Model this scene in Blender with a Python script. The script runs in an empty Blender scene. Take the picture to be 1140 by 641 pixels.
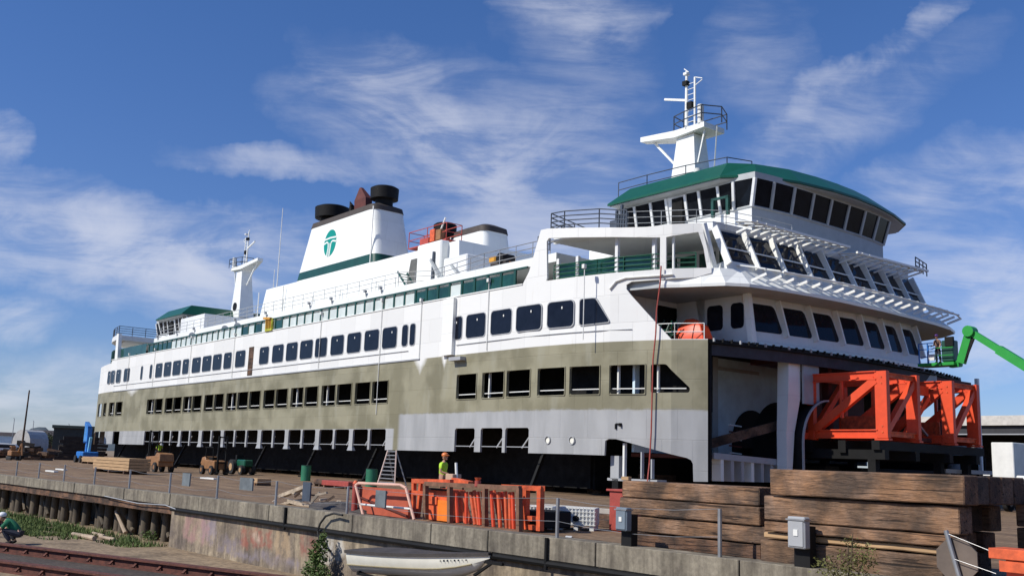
import bpy, bmesh, math, random
from mathutils import Vector, Matrix
from mathutils.geometry import tessellate_polygon
random.seed(7)
R = math.radians
C = bpy.context.scene.collection
# ------------------------------------------------------------------ frame
# s runs along the quay away from the bow, u across it away from the camera, z up (quay deck = 0)
D = Vector((-0.62471716, 0.78085112, 0)); E = Vector((0.78085112, 0.62471716, 0))
O = Vector((8.57697753, 54.30112458, 0))
RZ = math.atan2(-D.y, -D.x)
def W(s, u, z=0): return O + D*s + E*u + Vector((0, 0, z))
def su(P): q = P - O; return q.dot(D), q.dot(E), P.z
# ------------------------------------------------------------------ camera
F_PX = 1100.0; ROLL = R(2.0); PITCH = math.atan(194.8/F_PX); CAM = Vector((0, 0, 1.8))
fw = Vector((0, math.cos(PITCH), math.sin(PITCH))); up0 = Vector((0, -math.sin(PITCH), math.cos(PITCH)))
rt = Vector((1, 0, 0))*math.cos(ROLL) + up0*math.sin(ROLL)
up = -Vector((1, 0, 0))*math.sin(ROLL) + up0*math.cos(ROLL)
cd = bpy.data.cameras.new('camera'); cam = bpy.data.objects.new('camera', cd); C.objects.link(cam)
cd.sensor_width = 36; cd.lens = F_PX/1140*36; cd.clip_end = 20000; cd.clip_start = 0.1
cam.matrix_world = Matrix(((rt.x, up.x, -fw.x, 0), (rt.y, up.y, -fw.y, 0), (rt.z, up.z, -fw.z, 1.8), (0, 0, 0, 1)))
bpy.context.scene.camera = cam
def ray(x, y): return (rt*(x-570) - up*(y-320.5) + fw*F_PX)
def gz(x, y, z=0.0):                         # survey a point of the level z seen at x, y
    d = ray(x, y); return su(CAM + d*((z-1.8)/d.z))
def gu(x, y, u):                             # the same on the vertical plane u
    d = ray(x, y); t = ((W(0, u)-CAM).dot(E))/d.dot(E); return su(CAM + d*t)
# ------------------------------------------------------------------ materials
def M(name, rgb, rough=.6, metal=0.0, var=.18, scale=1.5, bump=0.0, stretch=None, rgb2=None, spec=None):
    m = bpy.data.materials.new(name); m.use_nodes = True
    n = m.node_tree.nodes; l = m.node_tree.links; b = n['Principled BSDF']
    tc = n.new('ShaderNodeTexCoord'); mp = n.new('ShaderNodeMapping'); l.new(tc.outputs['Object'], mp.inputs['Vector'])
    if stretch: mp.inputs['Scale'].default_value = stretch
    nz = n.new('ShaderNodeTexNoise'); nz.inputs['Scale'].default_value = scale; nz.inputs['Detail'].default_value = 6; nz.inputs['Roughness'].default_value = .65
    l.new(mp.outputs[0], nz.inputs['Vector'])
    rp = n.new('ShaderNodeValToRGB'); rp.color_ramp.elements[0].position = .32; rp.color_ramp.elements[1].position = .68
    c2 = rgb2 or tuple(min(1, c*(1+var)) for c in rgb); c1 = rgb if rgb2 else tuple(c*(1-var) for c in rgb)
    rp.color_ramp.elements[0].color = (*c1, 1); rp.color_ramp.elements[1].color = (*c2, 1)
    l.new(nz.outputs['Fac'], rp.inputs['Fac']); l.new(rp.outputs[0], b.inputs['Base Color'])
    b.inputs['Roughness'].default_value = rough; b.inputs['Metallic'].default_value = metal
    if spec is not None: b.inputs['Specular IOR Level'].default_value = spec
    if bump:
        bp = n.new('ShaderNodeBump'); bp.inputs['Strength'].default_value = bump; bp.inputs['Distance'].default_value = .03
        nz2 = n.new('ShaderNodeTexNoise'); nz2.inputs['Scale'].default_value = scale*8; nz2.inputs['Detail'].default_value = 5
        l.new(mp.outputs[0], nz2.inputs['Vector']); l.new(nz2.outputs['Fac'], bp.inputs['Height']); l.new(bp.outputs[0], b.inputs['Normal'])
    return m
def plates(m, w, h, tint, seam, streak=.25):
    """weld seams, slight plate-to-plate differences and faint run marks on a painted steel surface"""
    n = m.node_tree.nodes; l = m.node_tree.links; b = n['Principled BSDF']; src = b.inputs['Base Color'].links[0].from_socket
    tc = n.new('ShaderNodeTexCoord'); sp = n.new('ShaderNodeSeparateXYZ'); l.new(tc.outputs['Object'], sp.inputs[0])
    ad = n.new('ShaderNodeMath'); l.new(sp.outputs['X'], ad.inputs[0]); l.new(sp.outputs['Y'], ad.inputs[1])
    cb = n.new('ShaderNodeCombineXYZ'); l.new(ad.outputs[0], cb.inputs[0]); l.new(sp.outputs['Z'], cb.inputs[1])
    br = n.new('ShaderNodeTexBrick'); l.new(cb.outputs[0], br.inputs['Vector']); br.inputs['Scale'].default_value = 1; br.inputs['Brick Width'].default_value = w; br.inputs['Row Height'].default_value = h
    br.inputs['Mortar Size'].default_value = .022; br.inputs['Mortar Smooth'].default_value = .6
    br.inputs['Color1'].default_value = (1-tint, 1-tint, 1-tint, 1); br.inputs['Color2'].default_value = (1, 1, 1, 1); br.inputs['Mortar'].default_value = (seam, seam, seam, 1)
    mx = n.new('ShaderNodeMix'); mx.data_type = 'RGBA'; mx.blend_type = 'MULTIPLY'; mx.inputs[0].default_value = 1; l.new(src, mx.inputs[6]); l.new(br.outputs[0], mx.inputs[7])
    mp = n.new('ShaderNodeMapping'); mp.inputs['Scale'].default_value = (3.2, 3.2, .22); l.new(tc.outputs['Object'], mp.inputs[0])
    nz = n.new('ShaderNodeTexNoise'); nz.inputs['Scale'].default_value = 1.3; nz.inputs['Detail'].default_value = 7; nz.inputs['Roughness'].default_value = .7; l.new(mp.outputs[0], nz.inputs['Vector'])
    rp = n.new('ShaderNodeValToRGB'); rp.color_ramp.elements[0].position = .62; rp.color_ramp.elements[1].position = .78; rp.color_ramp.elements[0].color = (1, 1, 1, 1); rp.color_ramp.elements[1].color = (.72, .64, .54, 1); l.new(nz.outputs['Fac'], rp.inputs[0])
    m2 = n.new('ShaderNodeMix'); m2.data_type = 'RGBA'; m2.blend_type = 'MULTIPLY'; m2.inputs[0].default_value = streak; l.new(mx.outputs[2], m2.inputs[6]); l.new(rp.outputs[0], m2.inputs[7]); l.new(m2.outputs[2], b.inputs['Base Color'])
    bp = n.new('ShaderNodeBump'); bp.inputs['Strength'].default_value = .5; bp.inputs['Distance'].default_value = .02; l.new(br.outputs['Fac'], bp.inputs['Height']); bp.invert = True
    w2 = n.new('ShaderNodeTexNoise'); w2.inputs['Scale'].default_value = .9; w2.inputs['Detail'].default_value = 2; l.new(tc.outputs['Object'], w2.inputs['Vector'])
    b2 = n.new('ShaderNodeBump'); b2.inputs['Strength'].default_value = .3; b2.inputs['Distance'].default_value = .06; l.new(w2.outputs['Fac'], b2.inputs['Height']); l.new(bp.outputs[0], b2.inputs['Normal']); l.new(b2.outputs[0], b.inputs['Normal'])
white = M('white_paint', (.84, .85, .81), .45, var=.04, scale=.6)
white2 = M('white_paint_deckhouse', (.74, .75, .74), .5, var=.05, scale=.8)
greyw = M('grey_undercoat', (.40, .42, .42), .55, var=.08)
plates(white, 3.1, 2.15, .05, .86, .35); plates(white2, 2.6, 1.9, .05, .86, .3)
green = M('green_paint', (.008, .088, .048), .35, var=.12)
green_d = M('dark_green_paint', (.010, .062, .045), .4)
glass = M('dark_glass', (.008, .010, .018), .06, var=.3, spec=.22)
glass_b = M('bridge_glass', (.008, .010, .014), .15, var=.3, spec=.08)
glass_g = M('green_tinted_glass', (.012, .058, .042), .08, var=.4, scale=.7)
glass_p = M('pale_windscreen_glass', (.60, .66, .62), .15, var=.15, scale=.7)
dark = M('interior_shade_steel', (.016, .016, .016), .85, var=.4, spec=.1)  # near-black so interiors read as shade even where sun enters
louvre = M('dark_louvre', (.10, .10, .09), .6)
darkb = M('fascia_shade_blue', (.030, .034, .05), .7, var=.3)
black = M('black_steel', (.012, .012, .012), .6, spec=.15)
maroon = M('oxide_primer', (.10, .022, .015), .7, var=.3)
orange = M('orange_red_paint', (.72, .075, .022), .45, var=.10, scale=2)
orange2 = M('weathered_red_paint', (.60, .10, .03), .6, var=.45, scale=3)
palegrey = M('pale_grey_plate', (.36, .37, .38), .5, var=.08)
bluegrey = M('blue_grey_wall', (.60, .74, .80), .6, var=.15, scale=.7)
steelblue = M('blue_grey_steel', (.05, .065, .09), .5)
galv = M('galvanised_steel', (.33, .33, .33), .45, metal=.6, var=.2)
capm = M('funnel_cap', (.055, .043, .036), .7, var=.2)
yellow = M('yellow_paint', (.62, .30, .03), .5, var=.2)
tanm = M('machine_orange_paint', (.27, .13, .05), .55, var=.3)
liftgreen = M('lift_green_paint', (.02, .30, .045), .4, var=.1)
bluep = M('blue_paint', (.02, .16, .50), .4, var=.3)
redp = M('brick_red_paint', (.33, .055, .04), .6, var=.2, scale=3)
lumber = M('fresh_lumber', (.42, .27, .14), .8, var=.3, stretch=(.3, 3, 6), scale=3)
rust = M('rusty_rail_steel', (.105, .034, .022), .85, var=.45, scale=4, bump=.3)
rubber = M('black_rubber', (.015, .015, .015), .8)
plastic = M('white_plastic', (.72, .72, .68), .5, var=.08)
cream = M('cream_gelcoat', (.80, .78, .68), .35, var=.07, scale=2)
tarp = M('dark_tarpaulin', (.055, .048, .045), .85, var=.3, bump=.4)
skin = M('skin', (.45, .24, .16), .6, var=.08)
hivis = M('lime_shirt', (.45, .72, .04), .8, var=.1)
jeans = M('dark_trousers', (.03, .035, .05), .9)
jacketg = M('green_jacket', (.015, .16, .07), .8, var=.15)
jackety = M('yellow_jacket_panel', (.65, .48, .05), .8, var=.1)
khaki = M('work_trousers', (.16, .12, .08), .9)
redc = M('dark_red_jacket', (.16, .02, .02), .85)
hatw = M('white_cap', (.8, .8, .8), .5)
hato = M('orange_helmet', (.7, .2, .05), .4)
hair = M('dark_hair', (.02, .014, .01), .8)

def timber_mat(name, c1, c2):
    m = bpy.data.materials.new(name); m.use_nodes = True
    n = m.node_tree.nodes; l = m.node_tree.links; b = n['Principled BSDF']; b.inputs['Roughness'].default_value = .85
    tc = n.new('ShaderNodeTexCoord'); oi = n.new('ShaderNodeObjectInfo')
    ad = n.new('ShaderNodeVectorMath'); ad.operation = 'MULTIPLY_ADD'; ad.inputs[1].default_value = (1, 1, 1)
    cmb = n.new('ShaderNodeCombineXYZ'); ml = n.new('ShaderNodeMath'); ml.operation = 'MULTIPLY'; ml.inputs[1].default_value = 37
    l.new(oi.outputs['Random'], ml.inputs[0]); l.new(ml.outputs[0], cmb.inputs[0]); l.new(ml.outputs[0], cmb.inputs[2])
    l.new(tc.outputs['Object'], ad.inputs[0]); l.new(cmb.outputs[0], ad.inputs[2])
    mp = n.new('ShaderNodeMapping'); mp.inputs['Scale'].default_value = (.35, 3, 3); l.new(ad.outputs[0], mp.inputs[0])
    g = n.new('ShaderNodeTexNoise'); g.inputs['Scale'].default_value = 7; g.inputs['Detail'].default_value = 8; g.inputs['Roughness'].default_value = .7; g.inputs['Distortion'].default_value = .8
    l.new(mp.outputs[0], g.inputs['Vector'])
    r1 = n.new('ShaderNodeValToRGB'); r1.color_ramp.elements[0].color = (*c1, 1); r1.color_ramp.elements[1].color = (*c2, 1)
    r1.color_ramp.elements[0].position = .3; r1.color_ramp.elements[1].position = .72; l.new(g.outputs['Fac'], r1.inputs[0])
    p = n.new('ShaderNodeTexNoise'); p.inputs['Scale'].default_value = 1.3; p.inputs['Detail'].default_value = 4; l.new(ad.outputs[0], p.inputs['Vector'])
    r2 = n.new('ShaderNodeValToRGB'); r2.color_ramp.elements[0].position = .38; r2.color_ramp.elements[1].position = .62
    r2.color_ramp.elements[0].color = (.36, .33, .32, 1); r2.color_ramp.elements[1].color = (1.35, 1.12, .95, 1); l.new(p.outputs['Fac'], r2.inputs[0])
    mx = n.new('ShaderNodeMix'); mx.data_type = 'RGBA'; mx.blend_type = 'MULTIPLY'; mx.inputs[0].default_value = 1
    l.new(r1.outputs[0], mx.inputs[6]); l.new(r2.outputs[0], mx.inputs[7])
    # knots and bolt holes: rings of voronoi cells
    v = n.new('ShaderNodeTexVoronoi'); v.inputs['Scale'].default_value = 1.15
    mp3 = n.new('ShaderNodeMapping'); mp3.inputs['Scale'].default_value = (.7, 1, 1.3); l.new(ad.outputs[0], mp3.inputs[0]); l.new(mp3.outputs[0], v.inputs['Vector'])
    r3 = n.new('ShaderNodeValToRGB'); r3.color_ramp.elements[0].color = (.18, .14, .12, 1); r3.color_ramp.elements[0].position = .03
    r3.color_ramp.elements[1].color = (1, 1, 1, 1); r3.color_ramp.elements[1].position = .13; l.new(v.outputs['Distance'], r3.inputs[0])
    mx2 = n.new('ShaderNodeMix'); mx2.data_type = 'RGBA'; mx2.blend_type = 'MULTIPLY'; mx2.inputs[0].default_value = .9
    rv = n.new('ShaderNodeValToRGB'); rv.color_ramp.elements[0].color = (.62, .64, .66, 1); rv.color_ramp.elements[1].color = (1.15, 1.05, .95, 1); l.new(oi.outputs['Random'], rv.inputs[0]); mx4 = n.new('ShaderNodeMix'); mx4.data_type = 'RGBA'; mx4.blend_type = 'MULTIPLY'; mx4.inputs[0].default_value = 1; l.new(mx.outputs[2], mx4.inputs[6]); l.new(rv.outputs[0], mx4.inputs[7])
    l.new(mx4.outputs[2], mx2.inputs[6]); l.new(r3.outputs[0], mx2.inputs[7]); l.new(mx2.outputs[2], b.inputs['Base Color'])
    mpc = n.new('ShaderNodeMapping'); mpc.inputs['Scale'].default_value = (.16, 4, 4.5); l.new(ad.outputs[0], mpc.inputs[0])
    ck = n.new('ShaderNodeTexNoise'); ck.inputs['Scale'].default_value = 3.2; ck.inputs['Detail'].default_value = 5; ck.inputs['Distortion'].default_value = .5; l.new(mpc.outputs[0], ck.inputs['Vector'])
    cr = n.new('ShaderNodeValToRGB'); cr.color_ramp.elements[0].position = .355; cr.color_ramp.elements[1].position = .39; cr.color_ramp.elements[0].color = (.22, .2, .18, 1); cr.color_ramp.elements[1].color = (1, 1, 1, 1); l.new(ck.outputs['Fac'], cr.inputs[0])
    mx5 = n.new('ShaderNodeMix'); mx5.data_type = 'RGBA'; mx5.blend_type = 'MULTIPLY'; mx5.inputs[0].default_value = 1; l.new(mx2.outputs[2], mx5.inputs[6]); l.new(cr.outputs[0], mx5.inputs[7])
    gy = n.new('ShaderNodeTexNoise'); gy.inputs['Scale'].default_value = .8; gy.inputs['Detail'].default_value = 8; gy.inputs['Roughness'].default_value = .75; l.new(ad.outputs[0], gy.inputs['Vector'])
    gr = n.new('ShaderNodeMapRange'); gr.inputs['From Min'].default_value = .45; gr.inputs['From Max'].default_value = .7; gr.inputs['To Max'].default_value = .35; l.new(gy.outputs['Fac'], gr.inputs['Value'])
    hs = n.new('ShaderNodeHueSaturation'); hs.inputs['Saturation'].default_value = .35; hs.inputs['Value'].default_value = 1.15; l.new(gr.outputs['Result'], hs.inputs['Fac']); l.new(mx5.outputs[2], hs.inputs['Color']); l.new(hs.outputs[0], b.inputs['Base Color'])
    hgt = n.new('ShaderNodeMath'); hgt.operation = 'MULTIPLY'; l.new(g.outputs['Fac'], hgt.inputs[0]); l.new(cr.outputs[0], hgt.inputs[1])
    bp = n.new('ShaderNodeBump'); bp.inputs['Strength'].default_value = .9; bp.inputs['Distance'].default_value = .04
    l.new(hgt.outputs[0], bp.inputs['Height']); l.new(bp.outputs[0], b.inputs['Normal'])
    return m
timber = timber_mat('weathered_timber', (.075, .050, .033), (.34, .235, .15))
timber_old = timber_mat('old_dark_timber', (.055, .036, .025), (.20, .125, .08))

def hull_mat():
    m = bpy.data.materials.new('hull_primer_and_paint'); m.use_nodes = True
    n = m.node_tree.nodes; l = m.node_tree.links; b = n['Principled BSDF']; b.inputs['Roughness'].default_value = .5
    tc = n.new('ShaderNodeTexCoord'); sp = n.new('ShaderNodeSeparateXYZ'); l.new(tc.outputs['Object'], sp.inputs[0])
    def math_(op, a, bb, clamp=False):
        q = n.new('ShaderNodeMath'); q.operation = op; q.use_clamp = clamp
        for i, v in enumerate((a, bb)):
            if isinstance(v, (int, float)): q.inputs[i].default_value = v
            else: l.new(v, q.inputs[i])
        return q.outputs[0]
    def noise(scale, det=4, stretch=None):
        q = n.new('ShaderNodeTexNoise'); q.inputs['Scale'].default_value = scale; q.inputs['Detail'].default_value = det
        if stretch:
            mp = n.new('ShaderNodeMapping'); mp.inputs['Scale'].default_value = stretch; l.new(tc.outputs['Object'], mp.inputs[0]); l.new(mp.outputs[0], q.inputs['Vector'])
        else: l.new(tc.outputs['Object'], q.inputs['Vector'])
        return q.outputs['Fac']
    def step(v, edge, soft): return math_('MULTIPLY', math_('SUBTRACT', v, edge), 1/soft) if soft else None
    def sm(v, edge, soft):
        q = n.new('ShaderNodeMapRange'); q.interpolation_type = 'SMOOTHSTEP'; q.inputs['From Min'].default_value = edge-soft/2; q.inputs['From Max'].default_value = edge+soft/2
        l.new(v, q.inputs['Value']); return q.outputs['Result']
    def mix(f, a, c):
        q = n.new('ShaderNodeMix'); q.data_type = 'RGBA'; l.new(f, q.inputs[0])
        for i, v in ((6, a), (7, c)):
            if isinstance(v, tuple): q.inputs[i].default_value = (*v, 1)
            else: l.new(v, q.inputs[i])
        return q.outputs[2]
    s = math_('MULTIPLY', sp.outputs['X'], -1); z = sp.outputs['Z']
    nz = noise(.35, 5); nzf = noise(2.2, 5); nv = noise(.8, 5, (1, 1, .25))
    olive = mix(sm(nz, .5, .22), (.205, .188, .115), (.305, .283, .188))
    olive = mix(math_('MULTIPLY', sm(nv, .62, .12), .35), olive, (.36, .35, .27))
    grey = mix(sm(nv, .5, .3), (.335, .34, .34), (.41, .415, .415))
    zj = math_('ADD', z, math_('MULTIPLY', math_('SUBTRACT', nzf, .5), .25))
    isgrey = math_('MULTIPLY', math_('SUBTRACT', 1, sm(zj, 5.15, .22)), math_('SUBTRACT', 1, sm(s, 26.8, .5)))
    isgrey2 = math_('MULTIPLY', math_('SUBTRACT', 1, sm(z, 4.09, .04)), sm(s, 27.5, .3))
    col = mix(math_('MAXIMUM', isgrey, isgrey2), olive, grey)
    # sprayed edge of the white topcoat with soft runs where it was blended down
    def bumpat(c, w, dz):
        q = math_('ABSOLUTE', math_('SUBTRACT', s, c), 0); q = math_('SUBTRACT', 1, math_('DIVIDE', q, w), True); return math_('MULTIPLY', q, dz)
    edge = math_('SUBTRACT', math_('SUBTRACT', math_('SUBTRACT', z, 9.22), 0), 0)
    drop = math_('ADD', math_('ADD', bumpat(24.3, 1.1, 1.3), bumpat(21.2, .5, 1.2)), bumpat(88.5, 3.2, 1.0))
    e2 = math_('ADD', math_('ADD', edge, drop), math_('MULTIPLY', math_('SUBTRACT', nzf, .5), .5))
    softw = math_('MULTIPLY', math_('ADD', math_('MULTIPLY', e2, 1.2), 0), 1.0, True)
    hard = sm(z, 9.2, .05)
    soft_sel = math_('MULTIPLY', sm(drop, .05, .1), softw)
    isw = math_('MAXIMUM', hard, soft_sel)
    col = mix(isw, col, (.79, .79, .76))
    # weld seams: faint lines every plate
    l.new(col, b.inputs['Base Color'])
    w = n.new('ShaderNodeTexNoise'); w.inputs['Scale'].default_value = .55; w.inputs['Detail'].default_value = 2; l.new(tc.outputs['Object'], w.inputs['Vector'])
    bp = n.new('ShaderNodeBump'); bp.inputs['Strength'].default_value = .35; bp.inputs['Distance'].default_value = .08; l.new(w.outputs['Fac'], bp.inputs['Height']); l.new(bp.outputs[0], b.inputs['Normal'])
    return m
hullm = hull_mat(); plates(hullm, 2.45, 1.72, .10, .84, .6)

# ------------------------------------------------------------------ mesh building (local s, u, z -> x=-s, y=u, z)
class MB:
    def __init__(s): s.v = []; s.f = []
    def add(s, vs, fs):
        k = len(s.v); s.v += [tuple(v) for v in vs]; s.f += [tuple(i+k for i in f) for f in fs]; return s
    def box(s, a0, a1, b0, b1, c0, c1):
        return s.add([(a0,b0,c0),(a1,b0,c0),(a1,b1,c0),(a0,b1,c0),(a0,b0,c1),(a1,b0,c1),(a1,b1,c1),(a0,b1,c1)],
                     [(0,1,2,3),(4,5,6,7),(0,1,5,4),(1,2,6,5),(2,3,7,6),(3,0,4,7)])
    def bar(s, p, q, w, h=None, n=None):      # rectangular bar between two points
        h = h or w; p = Vector(p); q = Vector(q); d = (q-p)
        if d.length < 1e-6: return s
        d.normalize(); a = Vector((0,0,1)) if abs(d.z) < .95 else Vector((0,1,0))
        if n: a = Vector(n)
        x = d.cross(a).normalized()*w/2; y = x.cross(d).normalized()*h/2
        return s.add([p-x-y,p+x-y,p+x+y,p-x+y,q-x-y,q+x-y,q+x+y,q-x+y],[(0,1,2,3),(4,5,6,7),(0,1,5,4),(1,2,6,5),(2,3,7,6),(3,0,4,7)])
    def tube(s, p, q, r, r2=None, n=8):
        p = Vector(p); q = Vector(q); d = (q-p).normalized(); a = Vector((0,0,1)) if abs(d.z) < .9 else Vector((1,0,0))
        x = d.cross(a).normalized(); y = x.cross(d); r2 = r if r2 is None else r2
        vs = [p+(x*math.cos(2*math.pi*i/n)+y*math.sin(2*math.pi*i/n))*r for i in range(n)]+[q+(x*math.cos(2*math.pi*i/n)+y*math.sin(2*math.pi*i/n))*r2 for i in range(n)]
        return s.add(vs, [(i,(i+1)%n,n+(i+1)%n,n+i) for i in range(n)]+[tuple(range(n)),tuple(range(n,2*n))])
    def path(s, pts, r, n=6):
        for a, b in zip(pts, pts[1:]): s.tube(a, b, r, n=n)
        return s
    def loft(s, rings, cap=True):
        n = len(rings[0]); vs = [p for r_ in rings for p in r_]; fs = []
        for k in range(len(rings)-1):
            fs += [(k*n+i, k*n+(i+1)%n, (k+1)*n+(i+1)%n, (k+1)*n+i) for i in range(n)]
        if cap: fs += [tuple(range(n)), tuple(range((len(rings)-1)*n, len(rings)*n))]
        return s.add(vs, fs)
    def strip(s, A, B):                       # open strip between two polylines
        n = len(A); return s.add(list(A)+list(B), [(i,i+1,n+i+1,n+i) for i in range(n-1)])
    def prism(s, poly, z0, z1): return s.loft([[(a,b,z0) for a,b in poly],[(a,b,z1) for a,b in poly]])
    def prism_u(s, poly, u0, u1): return s.loft([[(a,u0,c) for a,c in poly],[(a,u1,c) for a,c in poly]])
    def build(s, name, mat, parent=None, smooth=False, bevel=0, kind=None, cls=None):
        bm = bmesh.new(); vs = [bm.verts.new((-v[0], v[1], v[2])) for v in s.v]
        for f in s.f:
            try: bm.faces.new([vs[i] for i in f])
            except ValueError: pass
        return finish(bm, name, mat, parent, smooth, bevel, kind)
def finish(bm, name, mat, parent=None, smooth=False, bevel=0, kind=None):
    bmesh.ops.recalc_face_normals(bm, faces=bm.faces)
    if bevel: bmesh.ops.bevel(bm, geom=list(bm.edges), offset=bevel, segments=1, affect='EDGES')
    me = bpy.data.meshes.new(name); bm.to_mesh(me); bm.free(); me.materials.append(mat)
    if smooth:
        for p in me.polygons: p.use_smooth = True
        me.set_sharp_from_angle(angle=R(38))
    o = bpy.data.objects.new(name, me); C.objects.link(o)
    if parent: o.parent = parent
    if kind: o['kind'] = kind
    return o
def thing(name, label, cat, s, u, z=0, rot=0, group=None):
    o = bpy.data.objects.new(name, None); C.objects.link(o); o.location = W(s, u, z); o.rotation_euler = (0, 0, RZ+rot)
    o['label'] = label; o['category'] = cat
    if group: o['group'] = group
    return o
def solo(o, label, cat, s, u, z=0, rot=0, group=None, kind=None):
    o.location = W(s, u, z); o.rotation_euler = (0, 0, RZ+rot)
    if kind: o['kind'] = kind
    else: o['label'] = label; o['category'] = cat
    if group: o['group'] = group
    return o
def dup(root, s, u, z=0, rot=0, label=None):
    r = root.copy(); C.objects.link(r); r.location = W(s, u, z); r.rotation_euler = (0, 0, RZ+rot)
    if label: r['label'] = label
    for ch in list(root.children):
        c = ch.copy(); C.objects.link(c); c.parent = r
        for g in list(ch.children):
            k = g.copy(); C.objects.link(k); k.parent = c
    return r
def rrect(a0, a1, c0, c1, r, n=3):
    pts = []
    for cx, cy, t0 in ((a1-r, c1-r, 0), (a0+r, c1-r, 90), (a0+r, c0+r, 180), (a1-r, c0+r, 270)):
        for k in range(n+1):
            t = R(t0+90*k/n); pts.append((cx+r*math.cos(t), cy+r*math.sin(t)))
    return pts
def rpoly(pts, r, n=3):                       # round the corners of a polygon
    out = []; N = len(pts)
    for i in range(N):
        p = Vector(pts[i]); a = Vector(pts[i-1])-p; b = Vector(pts[(i+1) % N])-p
        rr = min(r, a.length*.4, b.length*.4); A = p+a.normalized()*rr; B = p+b.normalized()*rr
        for k in range(n+1):
            t = k/n; q = A*(1-t)**2+p*2*t*(1-t)+B*t*t; out.append((q.x, q.y))
    return out
def sheet(panels, ufun, thick, cuts=()):      # panels: [(outline, [holes])] in (s, z), bent onto u = ufun(s)
    bm = bmesh.new()
    for outline, holes in panels:
        polys = [[Vector((a, c, 0)) for a, c in outline]]+[[Vector((a, c, 0)) for a, c in h] for h in holes]
        tris = tessellate_polygon(polys); flat = [v for p in polys for v in p]
        vs = [bm.verts.new((-v.x, 0, v.y)) for v in flat]
        for t in tris:
            try: bm.faces.new([vs[i] for i in t])
            except ValueError: pass
    for c in cuts:
        bmesh.ops.bisect_plane(bm, geom=list(bm.verts)+list(bm.edges)+list(bm.faces), plane_co=(-c, 0, 0), plane_no=(1, 0, 0))
    bmesh.ops.remove_doubles(bm, verts=bm.verts, dist=.002)
    for v in bm.verts: v.co.y = ufun(-v.co.x)
    bmesh.ops.recalc_face_normals(bm, faces=bm.faces)
    for f in bm.faces:
        if f.normal.y > 0: f.normal_flip()
    bmesh.ops.solidify(bm, geom=list(bm.faces), thickness=thick)
    return bm

# ------------------------------------------------------------------ world
sunv = (-E*math.cos(R(15)) + D*math.sin(R(15))); EL = R(40)
sunv = Vector((sunv.x*math.cos(EL), sunv.y*math.cos(EL), math.sin(EL)))
ld = bpy.data.lights.new('sun', 'SUN'); ld.energy = 4.3; ld.angle = R(.5); ld.color = (1, .95, .86)
lo = bpy.data.objects.new('sun', ld); C.objects.link(lo); lo.rotation_euler = sunv.to_track_quat('Z', 'Y').to_euler(); lo.location = (0, 0, 60)
wd = bpy.data.worlds.new('World'); bpy.context.scene.world = wd; wd.use_nodes = True
n = wd.node_tree.nodes; l = wd.node_tree.links; n.clear()
out = n.new('ShaderNodeOutputWorld'); bg = n.new('ShaderNodeBackground'); l.new(bg.outputs[0], out.inputs[0])
sky = n.new('ShaderNodeTexSky'); sky.sky_type = 'NISHITA'; sky.sun_disc = False; sky.sun_elevation = EL; sky.sun_rotation = math.atan2(sunv.x, sunv.y)
sky.air_density = 1.0; sky.dust_density = .1; sky.ozone_density = 2.5
bg.inputs[1].default_value = .112
tc = n.new('ShaderNodeTexCoord'); sp = n.new('ShaderNodeSeparateXYZ'); l.new(tc.outputs['Generated'], sp.inputs[0])
def wm(op, a, b=0.0, clamp=False):
    q = n.new('ShaderNodeMath'); q.operation = op; q.use_clamp = clamp
    for i, v in enumerate((a, b)):
        if isinstance(v, (int, float)): q.inputs[i].default_value = v
        else: l.new(v, q.inputs[i])
    return q.outputs[0]
yy = wm('MAXIMUM', sp.outputs['Y'], .05)
aa = wm('DIVIDE', sp.outputs['X'], yy); bb = wm('DIVIDE', sp.outputs['Z'], yy)
cb = n.new('ShaderNodeCombineXYZ'); l.new(aa, cb.inputs[0]); l.new(bb, cb.inputs[1])
wn = n.new('ShaderNodeTexNoise'); wn.inputs['Scale'].default_value = 5; wn.inputs['Detail'].default_value = 6; wn.inputs['Roughness'].default_value = .6; l.new(cb.outputs[0], wn.inputs['Vector'])
wv = n.new('ShaderNodeVectorMath'); wv.operation = 'SUBTRACT'; wv.inputs[1].default_value = (.5, .5, .5); l.new(wn.outputs['Color'], wv.inputs[0])
ws_ = n.new('ShaderNodeVectorMath'); ws_.operation = 'MULTIPLY'; ws_.inputs[1].default_value = (.26, .12, 0); l.new(wv.outputs[0], ws_.inputs[0])
cw = n.new('ShaderNodeVectorMath'); cw.operation = 'ADD'; l.new(cb.outputs[0], cw.inputs[0]); l.new(ws_.outputs[0], cw.inputs[1])
def ab(x, y): d = ray(x, y); return d.x/d.y, d.z/d.y
def blob(x, y, wx, wy, ang, amp):             # a bank of cirrus in the direction of x, y
    a0, b0 = ab(x, y); mp = n.new('ShaderNodeMapping'); mp.vector_type = 'TEXTURE'
    mp.inputs['Location'].default_value = (a0, b0, 0); mp.inputs['Rotation'].default_value = (0, 0, R(ang)); mp.inputs['Scale'].default_value = (wx/F_PX, wy/F_PX, 1)
    l.new(cw.outputs[0], mp.inputs[0]); g = n.new('ShaderNodeTexGradient'); g.gradient_type = 'SPHERICAL'; l.new(mp.outputs[0], g.inputs[0])
    return wm('MULTIPLY', g.outputs['Fac'], amp)
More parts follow.
